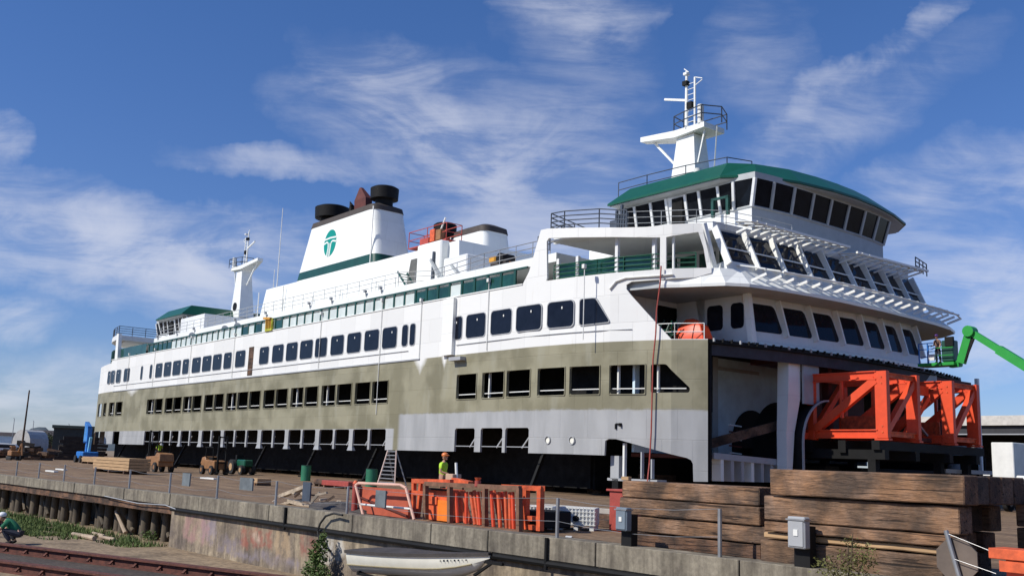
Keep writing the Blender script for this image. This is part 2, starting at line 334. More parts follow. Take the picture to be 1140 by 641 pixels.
blobs = [(60, 262, 330, 70, -8, 1.7), (230, 300, 300, 75, -6, 1.5), (10, 165, 60, 38, 0, 1.3), (0, 345, 90, 28, -5, 1.4), (560, 190, 330, 120, -18, 1.5), (300, 190, 130, 26, -3, 1.5),
         (470, 140, 210, 60, -40, 1.0), (640, 60, 120, 200, 10, .5), (880, 160, 330, 70, 32, .8), (1060, 225, 190, 80, 20, 1.3), (1080, 340, 220, 80, 10, 2.2), (850, 60, 90, 120, -30, .5), (620, 5, 120, 40, -5, 1.1),
         (60, 440, 300, 70, 0, 1.5), (600, 290, 260, 60, 0, 1.0), (960, 60, 260, 22, 38, .8)]
acc = None
for b_ in blobs:
    v = blob(*b_); acc = v if acc is None else wm('ADD', acc, v)
def wnoise(scale, rot, st, dist, det=8, rough=.6):
    mp = n.new('ShaderNodeMapping'); mp.inputs['Rotation'].default_value = (0, 0, R(rot)); mp.inputs['Scale'].default_value = st; l.new(cb.outputs[0], mp.inputs[0])
    q = n.new('ShaderNodeTexNoise'); q.inputs['Scale'].default_value = scale; q.inputs['Detail'].default_value = det; q.inputs['Roughness'].default_value = rough; q.inputs['Distortion'].default_value = dist
    l.new(mp.outputs[0], q.inputs['Vector']); return q.outputs['Fac']
n1 = wnoise(5.5, -22, (1, 2.6, 1), 1.1); n2 = wnoise(22, 24, (.35, 2.6, 1), .7, 12, .72)
tex = wm('ADD', wm('MULTIPLY', n1, .72), wm('MULTIPLY', n2, .28))
mr = n.new('ShaderNodeMapRange'); mr.interpolation_type = 'SMOOTHSTEP'; l.new(tex, mr.inputs['Value']); mr.inputs['From Min'].default_value = .38; mr.inputs['From Max'].default_value = .74
cvx = wm('MULTIPLY', wm('MULTIPLY', wm('MAXIMUM', wm('SUBTRACT', acc, .06), 0.0), .62), wm('ADD', wm('MULTIPLY', mr.outputs['Result'], 1.1), .10)); cov = wm('MULTIPLY', wm('DIVIDE', cvx, wm('ADD', cvx, .62)), 1.0, True)

mix = n.new('ShaderNodeMix'); mix.data_type = 'RGBA'; l.new(cov, mix.inputs[0]); mix.inputs[7].default_value = (6.2, 6.4, 7.2, 1)
# the photograph's deep, slightly violet blue
tint = n.new('ShaderNodeMix'); tint.data_type = 'RGBA'; tint.blend_type = 'MULTIPLY'; tint.inputs[0].default_value = 1; tint.inputs[7].default_value = (1, 1, 1, 1)
eln = n.new('ShaderNodeMapRange'); l.new(sp.outputs['Z'], eln.inputs['Value']); eln.inputs['From Min'].default_value = 0; eln.inputs['From Max'].default_value = .5
erp = n.new('ShaderNodeValToRGB'); l.new(eln.outputs['Result'], erp.inputs[0]); erp.color_ramp.elements[0].color = (.50, .58, .86, 1); erp.color_ramp.elements[1].color = (.42, .65, 1.0, 1); l.new(erp.outputs[0], tint.inputs[7])
l.new(sky.outputs[0], tint.inputs[6]); l.new(tint.outputs[2], mix.inputs[6]); l.new(mix.outputs[2], bg.inputs[0])
sc = bpy.context.scene; sc.view_settings.view_transform = 'Standard'; sc.view_settings.look = 'None'; sc.view_settings.exposure = .1; sc.view_settings.gamma = 1
# ================================================================== THE FERRY
L = 108.0
KN = [(-3, 5), (0, 3.6), (1.7, 2.4), (3.2, 1.8), (5.4, 1.0), (8, .4), (10.4, .1), (12, 0), (96, 0), (99, .08), (102, .35), (105, .8), (108, 1.7), (112, 4)]
def up_(s):
    for (a, b), (c, d) in zip(KN, KN[1:]):
        if s <= c: return b+(d-b)*(s-a)/(c-a)
    return 4
CUTS = [.6, 1.2, 1.7, 2.5, 3.2, 4.3, 5.4, 6.7, 8, 9.2, 10.4, 12, 96, 99, 100.5, 102, 103.5, 105, 106.5]
ZB, ZD, ZT = 2.47, 9.24, 13.4
ferry = thing('ferry', 'large white car ferry with olive and grey primed sides, on blocks along the quay', 'ferry', 0, 0, 0)
def P(mb, name, mat, parent=None, **k): return mb.build(name, mat, parent or ferry, **k)

# ---- lower side shell with real window openings
G2 = [(82.6, 77.45, 2), (76.55, 71.6, 2), (71, 65.85, 2), (65, 60.05, 2), (59.3, 51.4, 3), (50.65, 45.7, 2), (45, 39.95, 2), (39.25, 34.2, 2), (33.6, 28.6, 2), (19.54, 17.24, 1), (16.57, 11.55, 2)]
N2 = [(10.86, 8.57), (8.18, 6.02), (5.35, 3.18)]
F2 = [(103.4, 100.85), (99.7, 98.4), (97.0, 94.9), (94.2, 91.75)]
DIV = .30
def split(g):
    a1, a0, k = g; w = (a1-a0-DIV*(k-1))/k
    return [(a0+i*(w+DIV), a0+i*(w+DIV)+w) for i in range(k)]
holes2 = [[(a0, a1)] for a0, a1 in []]
panes2 = [q for g in G2 for q in split(g)]+[(b, a) for a, b in N2+F2]
panes3 = [q for g in G2 for q in split(g)]
Z20, Z21, Z3T = 6.06, 7.78, 4.06
panels = []
bounds = [10.4, 20.3, 27.8]+[(G2[i][1]+G2[i+1][0])/2 for i in range(7, -1, -1)]+[83.2, 90.5, L]
def holes_in(a, b): return [rrect(p, q, Z20, Z21, .18) for p, q in panes2 if p >= a and q <= b]
def low(a, b):                                # bottom edge running up into the row of open bays
    pts = [(a, ZB)]; hs = sorted(q for q in panes3 if q[0] >= a and q[1] <= b)
    for p, q in hs: pts += [(p, ZB), (p, Z3T-.12), (p+.12, Z3T), (q-.12, Z3T), (q, Z3T-.12), (q, ZB)]
    return pts+[(b, ZB)]
for a, b in zip(bounds, bounds[1:]):
    o = low(a, b)
    if b == L: o = [(a, ZB+.0), (91.75, ZB), (91.75, 4.06), (94.3, 4.06), (94.3, ZB), (97.8, ZB), (97.8, 4.06), (104.5, 4.06), (107, 2.9), (L, 2.4)]
    panels.append((o+[(b, ZD), (a, ZD)], holes_in(a, b)))
# near end: arch cut out of the bottom edge, slanted last window
trap = rpoly([(2.87, 6.12), (.86, 6.14), (.82, 6.4), (2.0, 7.78), (2.87, 7.78)], .12)
ports = [[(c+.21*math.cos(R(t)), 3.3+.21*math.sin(R(t))) for t in range(0, 360, 30)] for c in (9.87, 7.92)]
o = [(0, 1.16), (.66, 1.14)]+[(.68, 2.1), (.76, 2.32), (.95, 2.44)]+[(4.9, 3.42), (5.35, 3.42), (5.58, 3.3), (5.62, 2.45), (5.63, ZB), (10.4, ZB), (10.4, ZD), (0, ZD)]
panels.append((o, [trap, rrect(8.57, 10.3, Z20, Z21, .18)] [:1]+[rrect(3.18, 5.35, Z20, Z21, .18), rrect(6.02, 8.18, Z20, Z21, .18)]+ports))
# the window that spans the seam at 10.4 belongs to the next panel
panels = panels[1:] if False else panels
bounds_fix = panels[0]
o0 = low(8.38, 20.3)+[(20.3, ZD), (8.38, ZD)]
panels[0] = (o0, [rrect(p, q, Z20, Z21, .18) for p, q in panes2 if p >= 8.38 and q <= 20.3]+[ports[0]])
o = [(0, 1.16), (.66, 1.14), (.68, 2.1), (.76, 2.32), (.95, 2.44), (4.9, 3.42), (5.35, 3.42), (5.58, 3.3), (5.62, 2.45), (8.38, ZB), (8.38, ZD), (0, ZD)]
panels[-1] = (o, [trap, rrect(3.18, 5.35, Z20, Z21, .18), rrect(6.02, 8.18, Z20, Z21, .18), ports[1]])
hull = finish(sheet(panels, up_, .16, CUTS), 'hull_side', hullm, ferry)
# porthole discs
for c in (9.87, 7.92):
    m = MB(); pts = [(c+.20*math.cos(R(t)), 3.3+.20*math.sin(R(t))) for t in range(0, 360, 20)]
    P(m.loft([[(a, up_(a)+.05, z) for a, z in pts], [(a, up_(a)+.12, z) for a, z in pts]]), 'porthole_cover', cream)
    m = MB(); N = 20
    for k in range(N):
        t0, t1 = 2*math.pi*k/N, 2*math.pi*(k+1)/N
        m.bar((c+.24*math.cos(t0), up_(c)-.02, 3.3+.24*math.sin(t0)), (c+.24*math.cos(t1), up_(c)-.02, 3.3+.24*math.sin(t1)), .05)
    P(m, 'porthole_ring', palegrey)
m = MB(); m.box(4.85, 4.95, 1.1, 1.3, 4.0, 4.3); m.box(4.55, 4.65, 1.15, 1.3, 4.15, 4.35); m.box(4.6, 4.9, 1.12, 1.25, 4.27, 4.34); P(m, 'lifting_lug', black)
# window frames, rails and the white stanchions behind the openings
for i, (p, q) in enumerate(panes2):
    m = MB(); u0 = up_(p)-.025; u1 = up_(q)-.025
    w = .05
    for (za, zb) in ((Z20-.02, Z20-.02), (Z21+.02, Z21+.02)): m.bar((p-.02, u0, za), (q+.02, u1, zb), .05, w)
    m.bar((p-.02, u0, Z20), (p-.02, u0, Z21), w); m.bar((q+.02, u1, Z20), (q+.02, u1, Z21), w)
    P(m, 'vehicle_deck_window_frame', hullm)
m = MB()
for g in G2+[(a, b, 1) for a, b in N2+F2]:
    P(MB().bar((g[1], up_(g[1])+.2, Z20+.33), (g[0], up_(g[0])+.2, Z20+.33), .06), 'window_rail', plastic)
P(MB().bar((1.1, up_(1.1)+.2, Z20+.33), (2.8, up_(2.8)+.2, Z20+.33), .06), 'window_rail', plastic)
for a in (5.1, 16.3, 2.72, 39.0, 44.6, 58.8, 70.4, 82.0, 96.7):
    P(MB().box(a-.06, a+.06, up_(a)+.35, up_(a)+.5, 5.3, 8.6), 'stanchion', plastic)
for a1, a0, k in G2:
    P(MB().bar((a0, .12, 2.85), (a1, .12, 2.85), .05), 'bay_rail', palegrey)
    for c in (a0-.42, a1+.42):
        if c > 20.5 or c < 11: pass
    for (p, q) in split((a1, a0, k)):
        P(MB().bar((p+.55*(q-p), .6, 2.8), (p+.25*(q-p), .6, 3.5), .09), 'brace', palegrey)
for g0, g1 in zip(G2[:9], G2[1:9]):            # flared feet of the wide posts
    c = (g0[1]+g1[0])/2; hw = (g0[1]-g1[0])/2
    P(MB().loft([[(c-hw-.13, -.05, ZB-.1), (c+hw+.13, -.05, ZB-.1), (c+hw+.13, .25, ZB-.1), (c-hw-.13, .25, ZB-.1)], [(c-hw, -.02, ZB+.2), (c+hw, -.02, ZB+.2), (c+hw, .18, ZB+.2), (c-hw, .18, ZB+.2)]]), 'post_foot', palegrey)
# decks and interior of the vehicle decks, shade put into near-black paint
ARC = lambda u: -1.75*(1-((u-18.2)/14.6)**2)
arc = [(ARC(u), u) for u in [3.6+29.2*i/16 for i in range(17)]]
def deck(z0, z1, name, mat, inset=.2, s0=None):
    near = [(s, up_(s)+inset) for s in (L, 106.5, 105, 102, 99, 96, 60, 12, 10.4, 8, 5.4, 3.2, 1.7, .2)]
    far = [(s, 36.4-up_(s)-inset) for s in (.2, 1.7, 3.2, 5.4, 8, 12, 60, 96, 102, L)]
    if s0 is not None: near = [p for p in near if p[0] > s0]+[(s0, up_(s0)+inset)]; far = [(s0, 36.4-up_(s0)-inset)]+[p for p in far if p[0] > s0]; a = []
    else: a = arc
    P(MB().prism(near+a+far, z0, z1), name, mat)
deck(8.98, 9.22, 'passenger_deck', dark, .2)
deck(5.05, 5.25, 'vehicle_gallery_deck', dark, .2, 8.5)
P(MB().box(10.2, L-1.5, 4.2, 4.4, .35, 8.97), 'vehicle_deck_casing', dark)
m = MB(); m.strip([(.4, 4.5, 5.1), (2.2, 3.4, 5.1), (4.3, 2.6, 5.1), (9.9, 1.5, 5.1)], [(.4, 4.5, 8.97), (2.2, 3.4, 8.97), (4.3, 2.6, 8.97), (9.9, 1.5, 8.97)]); P(m, 'bow_shade_wall', dark)  # dark wall added so the sunlit space behind the slanted window looks black
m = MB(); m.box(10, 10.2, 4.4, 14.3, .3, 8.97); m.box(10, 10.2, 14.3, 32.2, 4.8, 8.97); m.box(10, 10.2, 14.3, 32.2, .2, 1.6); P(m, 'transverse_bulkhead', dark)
# far side shell
fs = [([(5.2, 2.6), (8.3, 2.6), (8.3, 4.4), (10.2, 4.4), (10.2, 2.6), (L, 2.6), (L, ZT), (5.2, ZT)], [])]
bmf = sheet(fs, lambda s: 36.4-up_(s), .16, CUTS)
finish(bmf, 'far_hull_side', hullm, ferry)
P(MB().box(L-1.7, L-1.5, 2, 34.4, 2.6, 9), 'end_bulkhead', hullm)
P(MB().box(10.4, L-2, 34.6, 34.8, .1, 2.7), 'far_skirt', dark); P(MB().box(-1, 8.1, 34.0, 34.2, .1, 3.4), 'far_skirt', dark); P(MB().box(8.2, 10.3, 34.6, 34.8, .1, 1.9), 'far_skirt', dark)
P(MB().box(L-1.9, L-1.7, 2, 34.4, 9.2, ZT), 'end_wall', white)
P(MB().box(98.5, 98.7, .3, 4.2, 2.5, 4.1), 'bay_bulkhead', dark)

# ---- white passenger deck side: shell, then windows set in it
NEARTOP = [(10.37, 13.38), (10.48, 16.12), (6.7, 15.80), (3.3, 15.45), (2.36, 15.36), (2.36, 13.38)]
shell = [([(1.73, ZD), (20, ZD), (20, ZT+.05), (12.6, ZT+.05), (12.0, 14.2), (11.0, 16.85), (10.35, 16.85), (7.4, 16.5), (4.87, 16.2), (3.25, 16.08), (.5, 16.12), (.2, 16.12), (.2, 15.5), (-.12, 13.9), (-.2, 13.4), (-.2, 13.1), (0.6, 12.85), (2.06, 12.8), (4.1, 12.78), (4.4, 12.62), (4.4, 12.35), (4.1, 11.95)],
          [[(10.37, 13.4), (10.3, 13.6), (10.42, 16.0), (10.25, 16.2), (6.7, 15.80), (3.3, 15.44), (2.4, 15.36), (2.4, 13.42)], [(2.05, 13.42), (2.05, 15.34), (.45, 15.58), (.2, 14.6), (.05, 13.42)]])]
for a, b in ((20, 50), (50, 80), (80, 98)): shell.append(([(a, ZD), (b, ZD), (b, ZT), (a, ZT+(.05 if a == 20 else 0))] if a != 20 else [(a, ZD), (b, ZD), (b, ZT), (a, ZT+.05)], []))
shell.append(([(98, ZD), (107.6, ZD), (107.3, 13.0), (106.8, 12.8), (98, 13.0), (98, ZT)][:5]+[(98, ZT)], []))
finish(sheet(shell, up_, .14, CUTS), 'passenger_deck_side', hullm, ferry)
W1 = [(97.8, 98.98), (95.9, 97.5), (93.5, 95.2), (90.1, 92.3), (85.3, 86.0), (82.0, 82.8), (78.6, 80.8), (75.75, 78), (72.8, 75.2), (70.4, 72.2), (67, 69.4), (64.1, 66.5), (61.4, 63.65), (58.9, 60.8), (55.6, 57.9), (50.3, 52.3), (47.2, 49.5), (44.4, 46.6), (41.5, 43.85), (38.9, 41), (36, 38.2), (33.2, 35.4), (30.4, 32.6), (27.75, 29.85), (26.2, 27.0), (25.2, 25.9), (19.2, 20.1), (16.5, 18.7), (13.15, 15.9), (10.65, 13.05)][:-2]+[(13.65, 15.87), (10.65, 13.07), (7.95, 10.1)]
def pane_on_side(poly, name='passenger_window'):
    of = .065 if poly[0][0] < 15 or poly[0][0] > 94 else .012
    gl = P(MB().loft([[(a, up_(a)-of, z) for a, z in poly], [(a, up_(a)+.03, z) for a, z in poly]]), name, glass)
    m = MB(); N = len(poly); cx = sum(a for a, _ in poly)/N; cz = sum(z for _, z in poly)/N
    big = [(cx+(a-cx)*1+ (.05 if a > cx else -.05), z+(.05 if z > cz else -.05)) for a, z in poly]
    vs = [(a, up_(a)-of-.018, z) for a, z in poly]+[(a, up_(a)-of-.018, z) for a, z in big]+[(a, up_(a)+.02, z) for a, z in poly]+[(a, up_(a)+.02, z) for a, z in big]
    m.add(vs, [(i, (i+1) % N, N+(i+1) % N, N+i) for i in range(N)]+[(N+i, N+(i+1) % N, 3*N+(i+1) % N, 3*N+i) for i in range(N)]+[(i, (i+1) % N, 2*N+(i+1) % N, 2*N+i) for i in range(N)])
    m.build('window_frame', palegrey, gl)
    if poly[0][0]-min(a for a, _ in poly) > .9: hx = cx+random.uniform(-.35, .35); P(MB().box(hx-.05, hx+.05, up_(cx)-of-.012, up_(cx)-of-.002, 11.45, 11.6), 'window_glint', plastic)  # small white square stands for a lamp reflection in the pane
    return gl
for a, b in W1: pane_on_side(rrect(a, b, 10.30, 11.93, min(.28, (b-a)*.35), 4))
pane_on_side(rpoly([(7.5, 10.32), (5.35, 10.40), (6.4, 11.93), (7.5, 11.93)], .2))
P(MB().box(53.7, 54.8, -.03, .1, 9.35, 12.15), 'side_door', timber_old)
for s, z0, z1 in ((90.7, 9.3, 13.6), (81.4, 9.3, 13.6), (70, 9.3, 14.2), (59.9+ -1.5, 9.3, 13.6), (43.2-.05-3.0, 9.3, 14), (30.05+.05, 5.2, 14.1), (24.5+ -.05+6.0-6, 9.3, 13.5), (16.15+.05, 9.3, 14.0), (2.9+3.7, 9.3, 13.7)):
    m = MB(); m.tube((s, -.06, z0), (s, -.06, z1), .03); m.box(s-.11, s+.11, -.2, .0, z1, z1+.25)
    P(m, 'vent_pipe', plastic)
# curved gutter strip above the diagonal opening
P(MB().path([(5.4, up_(5.4)-.08, 12.4), (5.0, up_(5.0)-.08, 12.85), (4.4, up_(4.4)-.08, 13.02), (2.2, up_(2.2)-.1, 13.02), (1.6, up_(1.6)-.1, 13.05)], .06), 'gutter_pipe', plastic)
P(MB().path([(s, up_(s)-.05, 9.9) for s in (4.0, 6, 8, 10.4, 14, 19.8)], .025), 'rubbing_strip', palegrey)
P(MB().path([(s, up_(s)-.05, 9.9) for s in (26, 40, 60, 80, 96)], .025), 'rubbing_strip', palegrey)
P(MB().box(20.0, 21.3, -.28, .02, 9.22, 13.3), 'duct_cover', white)      # raised vertical strip
m = MB(); m.box(18.6, 20.0, -.5, 0, 8.75, 9.0); P(m, 'fuelling_hood', palegrey)
P(MB().box(24.4, 96, -.08, .03, 9.14, 9.24), 'deck_edge_strip', palegrey)
# ---- sun deck: bulwark cap, windscreen rail, set-back wall, upper slab, upper railing
P(MB().box(12.6, 98, -.06, .22, ZT, ZT+.07), 'bulwark_cap', white)
m = MB()
for k in range(48):
    s = 13.5+k*1.5
    if s < 84.5: m.box(s-.11, s+.11, .0, .12, ZT, ZT+1.12)
m.box(12.2, 85, .0, .12, ZT+1.08, ZT+1.2)
P(m, 'windscreen_frame', green_d)
k = 0
for i in range(48):
    a = 13.55+i*1.5
    if a+1.4 < 85:
        k = random.random()
        P(MB().box(a, a+1.4, .05, .08, ZT+.08, ZT+.9), 'windscreen_pane', glass_g if (a < 19 or k < .24 or a > 76) else glass_p)
P(MB().box(19, 86, 2.6, 2.75, ZT-.3, 15.25), 'sun_deck_wall', white2)
for a, w in ((25.5, 1.3), (30.6, 1.2), (38.5, 1.6), (33.2, .9), (47.5, 1.1), (52.0, 1.4), (58.5, 1.2), (66.0, 1.6), (73.5, 1.3), (78, 2)):
    P(MB().box(a, a+w, 2.56, 2.62, 13.6, 15.0), 'sun_deck_window', glass_g)
P(MB().box(11.5, 88, 1.9, 36.4-1.9, 15.12, 15.72), 'upper_deck_slab', white)
P(MB().box(11.5, 98, .2, 36.2, ZT-.75, ZT-.5), 'sun_deck', greyw)
def railing(pts, h, mat, name='railing', step=1.6, n=3, r=.03, parent=None, post_r=None):
    m = MB(); post_r = post_r or r
    for p, q in zip(pts, pts[1:]):
        p = Vector(p); q = Vector(q); dd = q-p
        for j in range(n):
            z = Vector((0, 0, h*(j+1)/n)); m.tube(p+z, q+z, r, n=6)
        k = max(1, round(dd.length/step))
        for i in range(k+1): a = p+dd*i/k; m.tube(a, a+Vector((0, 0, h)), post_r, n=6)
    return P(m, name, mat, parent)
railing([(86, 2.05, 15.72), (31.3, 2.05, 15.72)], 1.22, greyw, r=.028, step=2.1)
railing([(31.3, 2.05, 15.72), (28.5, 3.5, 15.72), (20, 2.3, 15.72), (12.6, 2.3, 15.72)], 1.22, galv, r=.03, step=2.0)
railing([(13.8, 2.2, 15.9), (11.4, 2.2, 16.3), (11.3, 4.5, 16.3)], 1.3, steelblue, r=.035, step=1)
# ---- casing block under the funnels
P(MB().loft([[(71.5, 8, 15.7), (31.0, 8, 15.7), (31.0, 22, 15.7), (71.5, 22, 15.7)], [(69.8, 8.15, 20.75), (31.5, 8.15, 20.75), (31.5, 21.8, 20.75), (69.8, 21.8, 20.75)]]), 'engine_casing', white)
P(MB().loft([[(37.4, 7.98, 17.6), (39.4, 7.98, 17.6), (39.4, 8.1, 17.6), (37.4, 8.1, 17.6)], [(37.7, 8.05, 20.0), (38.9, 8.05, 20.0), (38.9, 8.2, 20.0), (37.7, 8.2, 20.0)]]), 'louvred_door', louvre)
m = MB(); m.box(33.0, 36.8, 7.3, 8.3, 15.72, 20.9); P(m, 'stair_tower', white, bevel=.12)
m = MB(); m.box(29.5, 33.0, 7.6, 12, 15.72, 19.2); P(m, 'fan_house', white2, bevel=.1)
m = MB(); m.bar((33.9, 7.1, 15.8), (33.9, 7.2, 19.9), .2); P(m, 'stay', steelblue)
P(MB().bar((32.4, 6.8, 17.4), (34.2, 7.1, 19.2), .22), 'stay', greyw); P(MB().bar((28.8, 6.8, 16.6), (31.0, 7.1, 18.3), .2), 'stay', greyw)
m = MB()
for k in range(9): m.box(34.6+k*.28, 34.8+k*.28, 5.6, 6.6, 15.8+k*.28, 15.86+k*.28)
m.bar((34.6, 5.6, 15.8), (37.2, 5.6, 18.3), .06, .2); m.bar((34.6, 6.6, 15.8), (37.2, 6.6, 18.3), .06, .2); P(m, 'stairs', green_d)
for s in (71.0, 64.6, 57.5, 51.5, 44.5, 41): P(MB().tube((s, 7.8, 15.7), (s, 7.8, 18.6 if s < 60 else 20.5), .07), 'vent_pipe', plastic)
for s in (86.5, 80, 74.5, 63.0, 55.5, 46.2, 42.0, 36.0, 33.5):        # small floodlights and lockers on the slab edge
    m = MB(); m.tube((s, 1.85, 15.4), (s, 1.75, 15.9), .04); m.box(s-.12, s+.12, 1.6, 1.85, 15.75, 15.95); P(m, 'floodlight', palegrey)
for s in (60.2, 63.4, 72.6): 
    m = MB(); m.tube((s, .9, 14.75), (s+1.5, .9, 14.75), .42, n=14); P(m, 'life_raft_canister', plastic, smooth=True)
# ---- funnels
def funnel(s0, s1, u0, u1, z0, z1, lean0, lean1, name='funnel', band=None):
    def ring(z, g=0.0):
        t = (z-z0)/(z1-z0); a0 = s0+lean0*t-g; a1 = s1-lean1*t+g; b0 = u0+.35*t-g; b1 = u1-.35*t+g
        return [(a, b, z) for a, b in rpoly([(a0, b0), (a1, b0), (a1, b1), (a0, b1)], .9, 5)]
    f = P(MB().loft([ring(z0), ring(z1)]), name, white, smooth=True)
    P(MB().loft([ring(z1-.05, .06), ring(z1+.5, .02), ring(z1+.85, -.7)]), 'cap', capm, f, smooth=True)
    if band: P(MB().loft([ring(band[0], .015), ring(band[1], .015)]), 'green_band', green_d, f, smooth=True)
    return f, ring
f1, ring1 = funnel(46.9, 64.6, 9.0, 13.6, 20.7, 27.0, 1.6, 2.2, band=(21.15, 22.05))
P(MB().box(47.9, 48.02, 8.98, 9.05, 20.7, 27.0), 'pipe', plastic, f1)
f2, ring2 = funnel(37.0, 43.6, 15.0, 19.0, 19.5, 24.0, .6, .5)
P(MB().tube((42.8, 15.0, 19.6), (42.9, 15.2, 24.0), .06), 'pipe', plastic, f2)
def cowl(s, u, z, r, h, par):
    m = MB(); m.tube((s, u, z), (s, u, z+h*.55), r*.62, r*.62, n=20); P(m, 'cowl_neck', black, par, smooth=True)
    m = MB(); m.tube((s, u, z+h*.45), (s, u, z+h), r*.97, r, n=28); m.tube((s, u, z+h), (s, u, z+h*1.08), r, r*.8, n=28); P(m, 'exhaust_cowl', black, par, smooth=True)
cowl(61.0, 11.4, 27.3, 2.0, 2.2, f1); cowl(49.9, 11.4, 27.5, 1.5, 2.1, f1)
m = MB(); m.loft([[(55.3, 11, 27.4), (52.9, 11, 27.4), (52.9, 11.8, 27.4), (55.3, 11.8, 27.4)], [(55.5, 11, 29.3), (53.1, 11, 29.3), (53.1, 11.8, 29.3), (55.5, 11.8, 29.3)], [(54.9, 11.2, 30.7), (54.6, 11.2, 30.7), (54.6, 11.5, 30.7), (54.9, 11.5, 30.7)]]); P(m, 'exhaust_pipe', maroon, f1)
m = MB(); m.tube((56.3, 11.2, 27.3), (56.3, 11.2, 28.8), .32); m.tube((56.3, 11.2, 28.8), (56.8, 11.2, 29.5), .3, .05); P(m, 'exhaust_pipe', black, f1)
cowl(44.4, 15.5, 23.3, 1.2, 2.2, f2)
# emblem: a teal oval broken by a white T of three curving lanes
teal = M('teal_enamel', (.0, .26, .20), .35, var=.04)
ec, ez, ea, eb = 57.0, 24.55, 1.32, 1.5
def fu(z): return 9.0+.35*(z-20.7)/6.3
oval = [(ec+ea*math.cos(R(t)), ez+eb*math.sin(R(t))) for t in range(0, 360, 10)]
em = P(MB().loft([[(a, fu(z)-.03, z) for a, z in oval], [(a, fu(z)+.05, z) for a, z in oval]]), 'emblem', teal, f1)
def stroke(pts, w):
    m = MB()
    for (a, z), (b, y) in zip(pts, pts[1:]): m.bar((a, fu(z)-.045, z), (b, fu(y)-.045, y), .03, w, n=(0, 0, 1) if abs(a-b) > abs(z-y) else (1, 0, 0))
    return P(m, 'emblem_stripe', white, em)
def stroke2(pts, w):
    m = MB()
    for (a, z), (b, y) in zip(pts, pts[1:]):
        d = Vector((b-a, y-z)).normalized()*w/2; nx, nz_ = -d.y, d.x
        m.add([(a+nx, fu(z)-.04, z+nz_), (a-nx, fu(z)-.04, z-nz_), (b-nx, fu(y)-.04, y-nz_), (b+nx, fu(y)-.04, y+nz_)], [(0, 1, 2, 3)])
    return P(m, 'emblem_stripe', white, em)
stroke2([(ec+1.35, ez+.50), (ec, ez+.58), (ec-1.35, ez+.50)], .18)
stroke2([(ec+1.45, ez+.0), (ec+.65, ez+.18), (ec+.36, ez+.02), (ec+.28, ez-.5), (ec+.42, ez-1.5)], .18)
stroke2([(ec-1.45, ez+.0), (ec-.55, ez+.18), (ec-.26, ez+.02), (ec-.2, ez-.5), (ec-.12, ez-1.5)], .18)
stroke2([(ec+.05, ez+.0), (ec+.05, ez-.6), (ec+.13, ez-1.5)], .10)
# ---- masts (near, and the same at the far end)
def mast(s, sg, h=0, far=False):
    u = 16.2; z0 = 20.6; zp = 27.3+h
    mt = P(MB().loft([[(s+1.7*sg, u-1.0, z0), (s-1.5*sg, u-1.0, z0), (s-1.5*sg, u+1.2, z0), (s+1.7*sg, u+1.2, z0)], [(s+.75*sg, u-.7, zp), (s-.95*sg, u-.7, zp), (s-.95*sg, u+.7, zp), (s+.75*sg, u+.7, zp)]]), 'mast', white)
    m = MB(); m.loft([[(s+5.0*sg, u-.4, zp+.75), (s+5.0*sg, u+.4, zp+.75), (s+5.0*sg, u+.4, zp+1.15), (s+5.0*sg, u-.4, zp+1.15)], [(s+.8*sg, u-1, zp), (s+.8*sg, u+1.1, zp), (s+.8*sg, u+1.1, zp+.55), (s+.8*sg, u-1, zp+.55)], [(s-2.3*sg, u-1.1, zp+.1), (s-2.3*sg, u+1.3, zp+.1), (s-2.3*sg, u+1.3, zp+.5), (s-2.3*sg, u-1.1, zp+.5)]]); P(m, 'mast_platform', white, mt)
    P(MB().bar((s+3.9*sg, u, zp+.6), (s+1.2*sg, u, zp-2.2), .16), 'strut', white, mt); P(MB().bar((s-2.0*sg, u-.6, zp+.2), (s-1.3*sg, u-.6, zp-2.4), .12), 'strut', white, mt); P(MB().bar((s-2.9*sg, u-.3, zp+.2), (s-1.9*sg, u+.5, zp-3.6), .08), 'strut', white, mt)
    m = MB(); m.tube((s+.4*sg, u, zp+.5), (s+.4*sg, u, zp+5.6), .16, .1); m.bar((s+2.7*sg, u, zp+3.9), (s+.4*sg, u, zp+3.2), .17); m.tube((s-.45*sg, u, zp+.5), (s-.45*sg, u, zp+4.9), .09)
    for k in range(9): m.bar((s+.4*sg, u, zp+.9+k*.45), (s-.45*sg, u, zp+.9+k*.45), .035)
    m.bar((s-.45*sg, u, zp+4.9), (s-1.2*sg, u, zp+4.6), .06); m.bar((s-.45*sg, u, zp+4.2), (s-1.2*sg, u, zp+4.5), .05); m.bar((s+.2*sg, u, zp+5.5), (s+.65*sg, u, zp+5.9), .07); m.box(s+.25, s+.6, u-.2, u+.2, zp+5.3, zp+5.5); P(m, 'signal_pole', white, mt)
    m = MB(); m.box(s-.3, s+.2, u-.25, u+.1, zp+2.4, zp+2.9); m.box(s+.4*sg-.22, s+.4*sg+.22, u-.3, u+.1, zp+4.4, zp+4.75); P(m, 'navigation_light', black, mt)
    P(MB().tube((s-1.8*sg, u-.9, zp+.5), (s-1.8*sg, u-.9, zp+2.0), .25, n=12), 'radar_pedestal', plastic, mt, smooth=True)
    railing([(s+.9*sg, u-.9, zp+.5), (s-.4*sg, u-1.2, zp+.5), (s-2.3*sg, u-1.4, zp+.5), (s-3.1*sg, u, zp+.5), (s-2.3*sg, u+1.6, zp+.5), (s, u+1.6, zp+.5), (s+1.2*sg, u+.6, zp+.5), (s+.9*sg, u-.9, zp+.5)], 1.25, steelblue, r=.045, n=2, step=1.6, parent=mt)
    if far: P(MB().tube((s+.1, u-1.03, 22.2), (s+.1, u-.93, 22.2), .6, n=20), 'vent_opening', black, mt)
    return mt
mast(12.3, 1); mast(95.2, -1, .2, True)
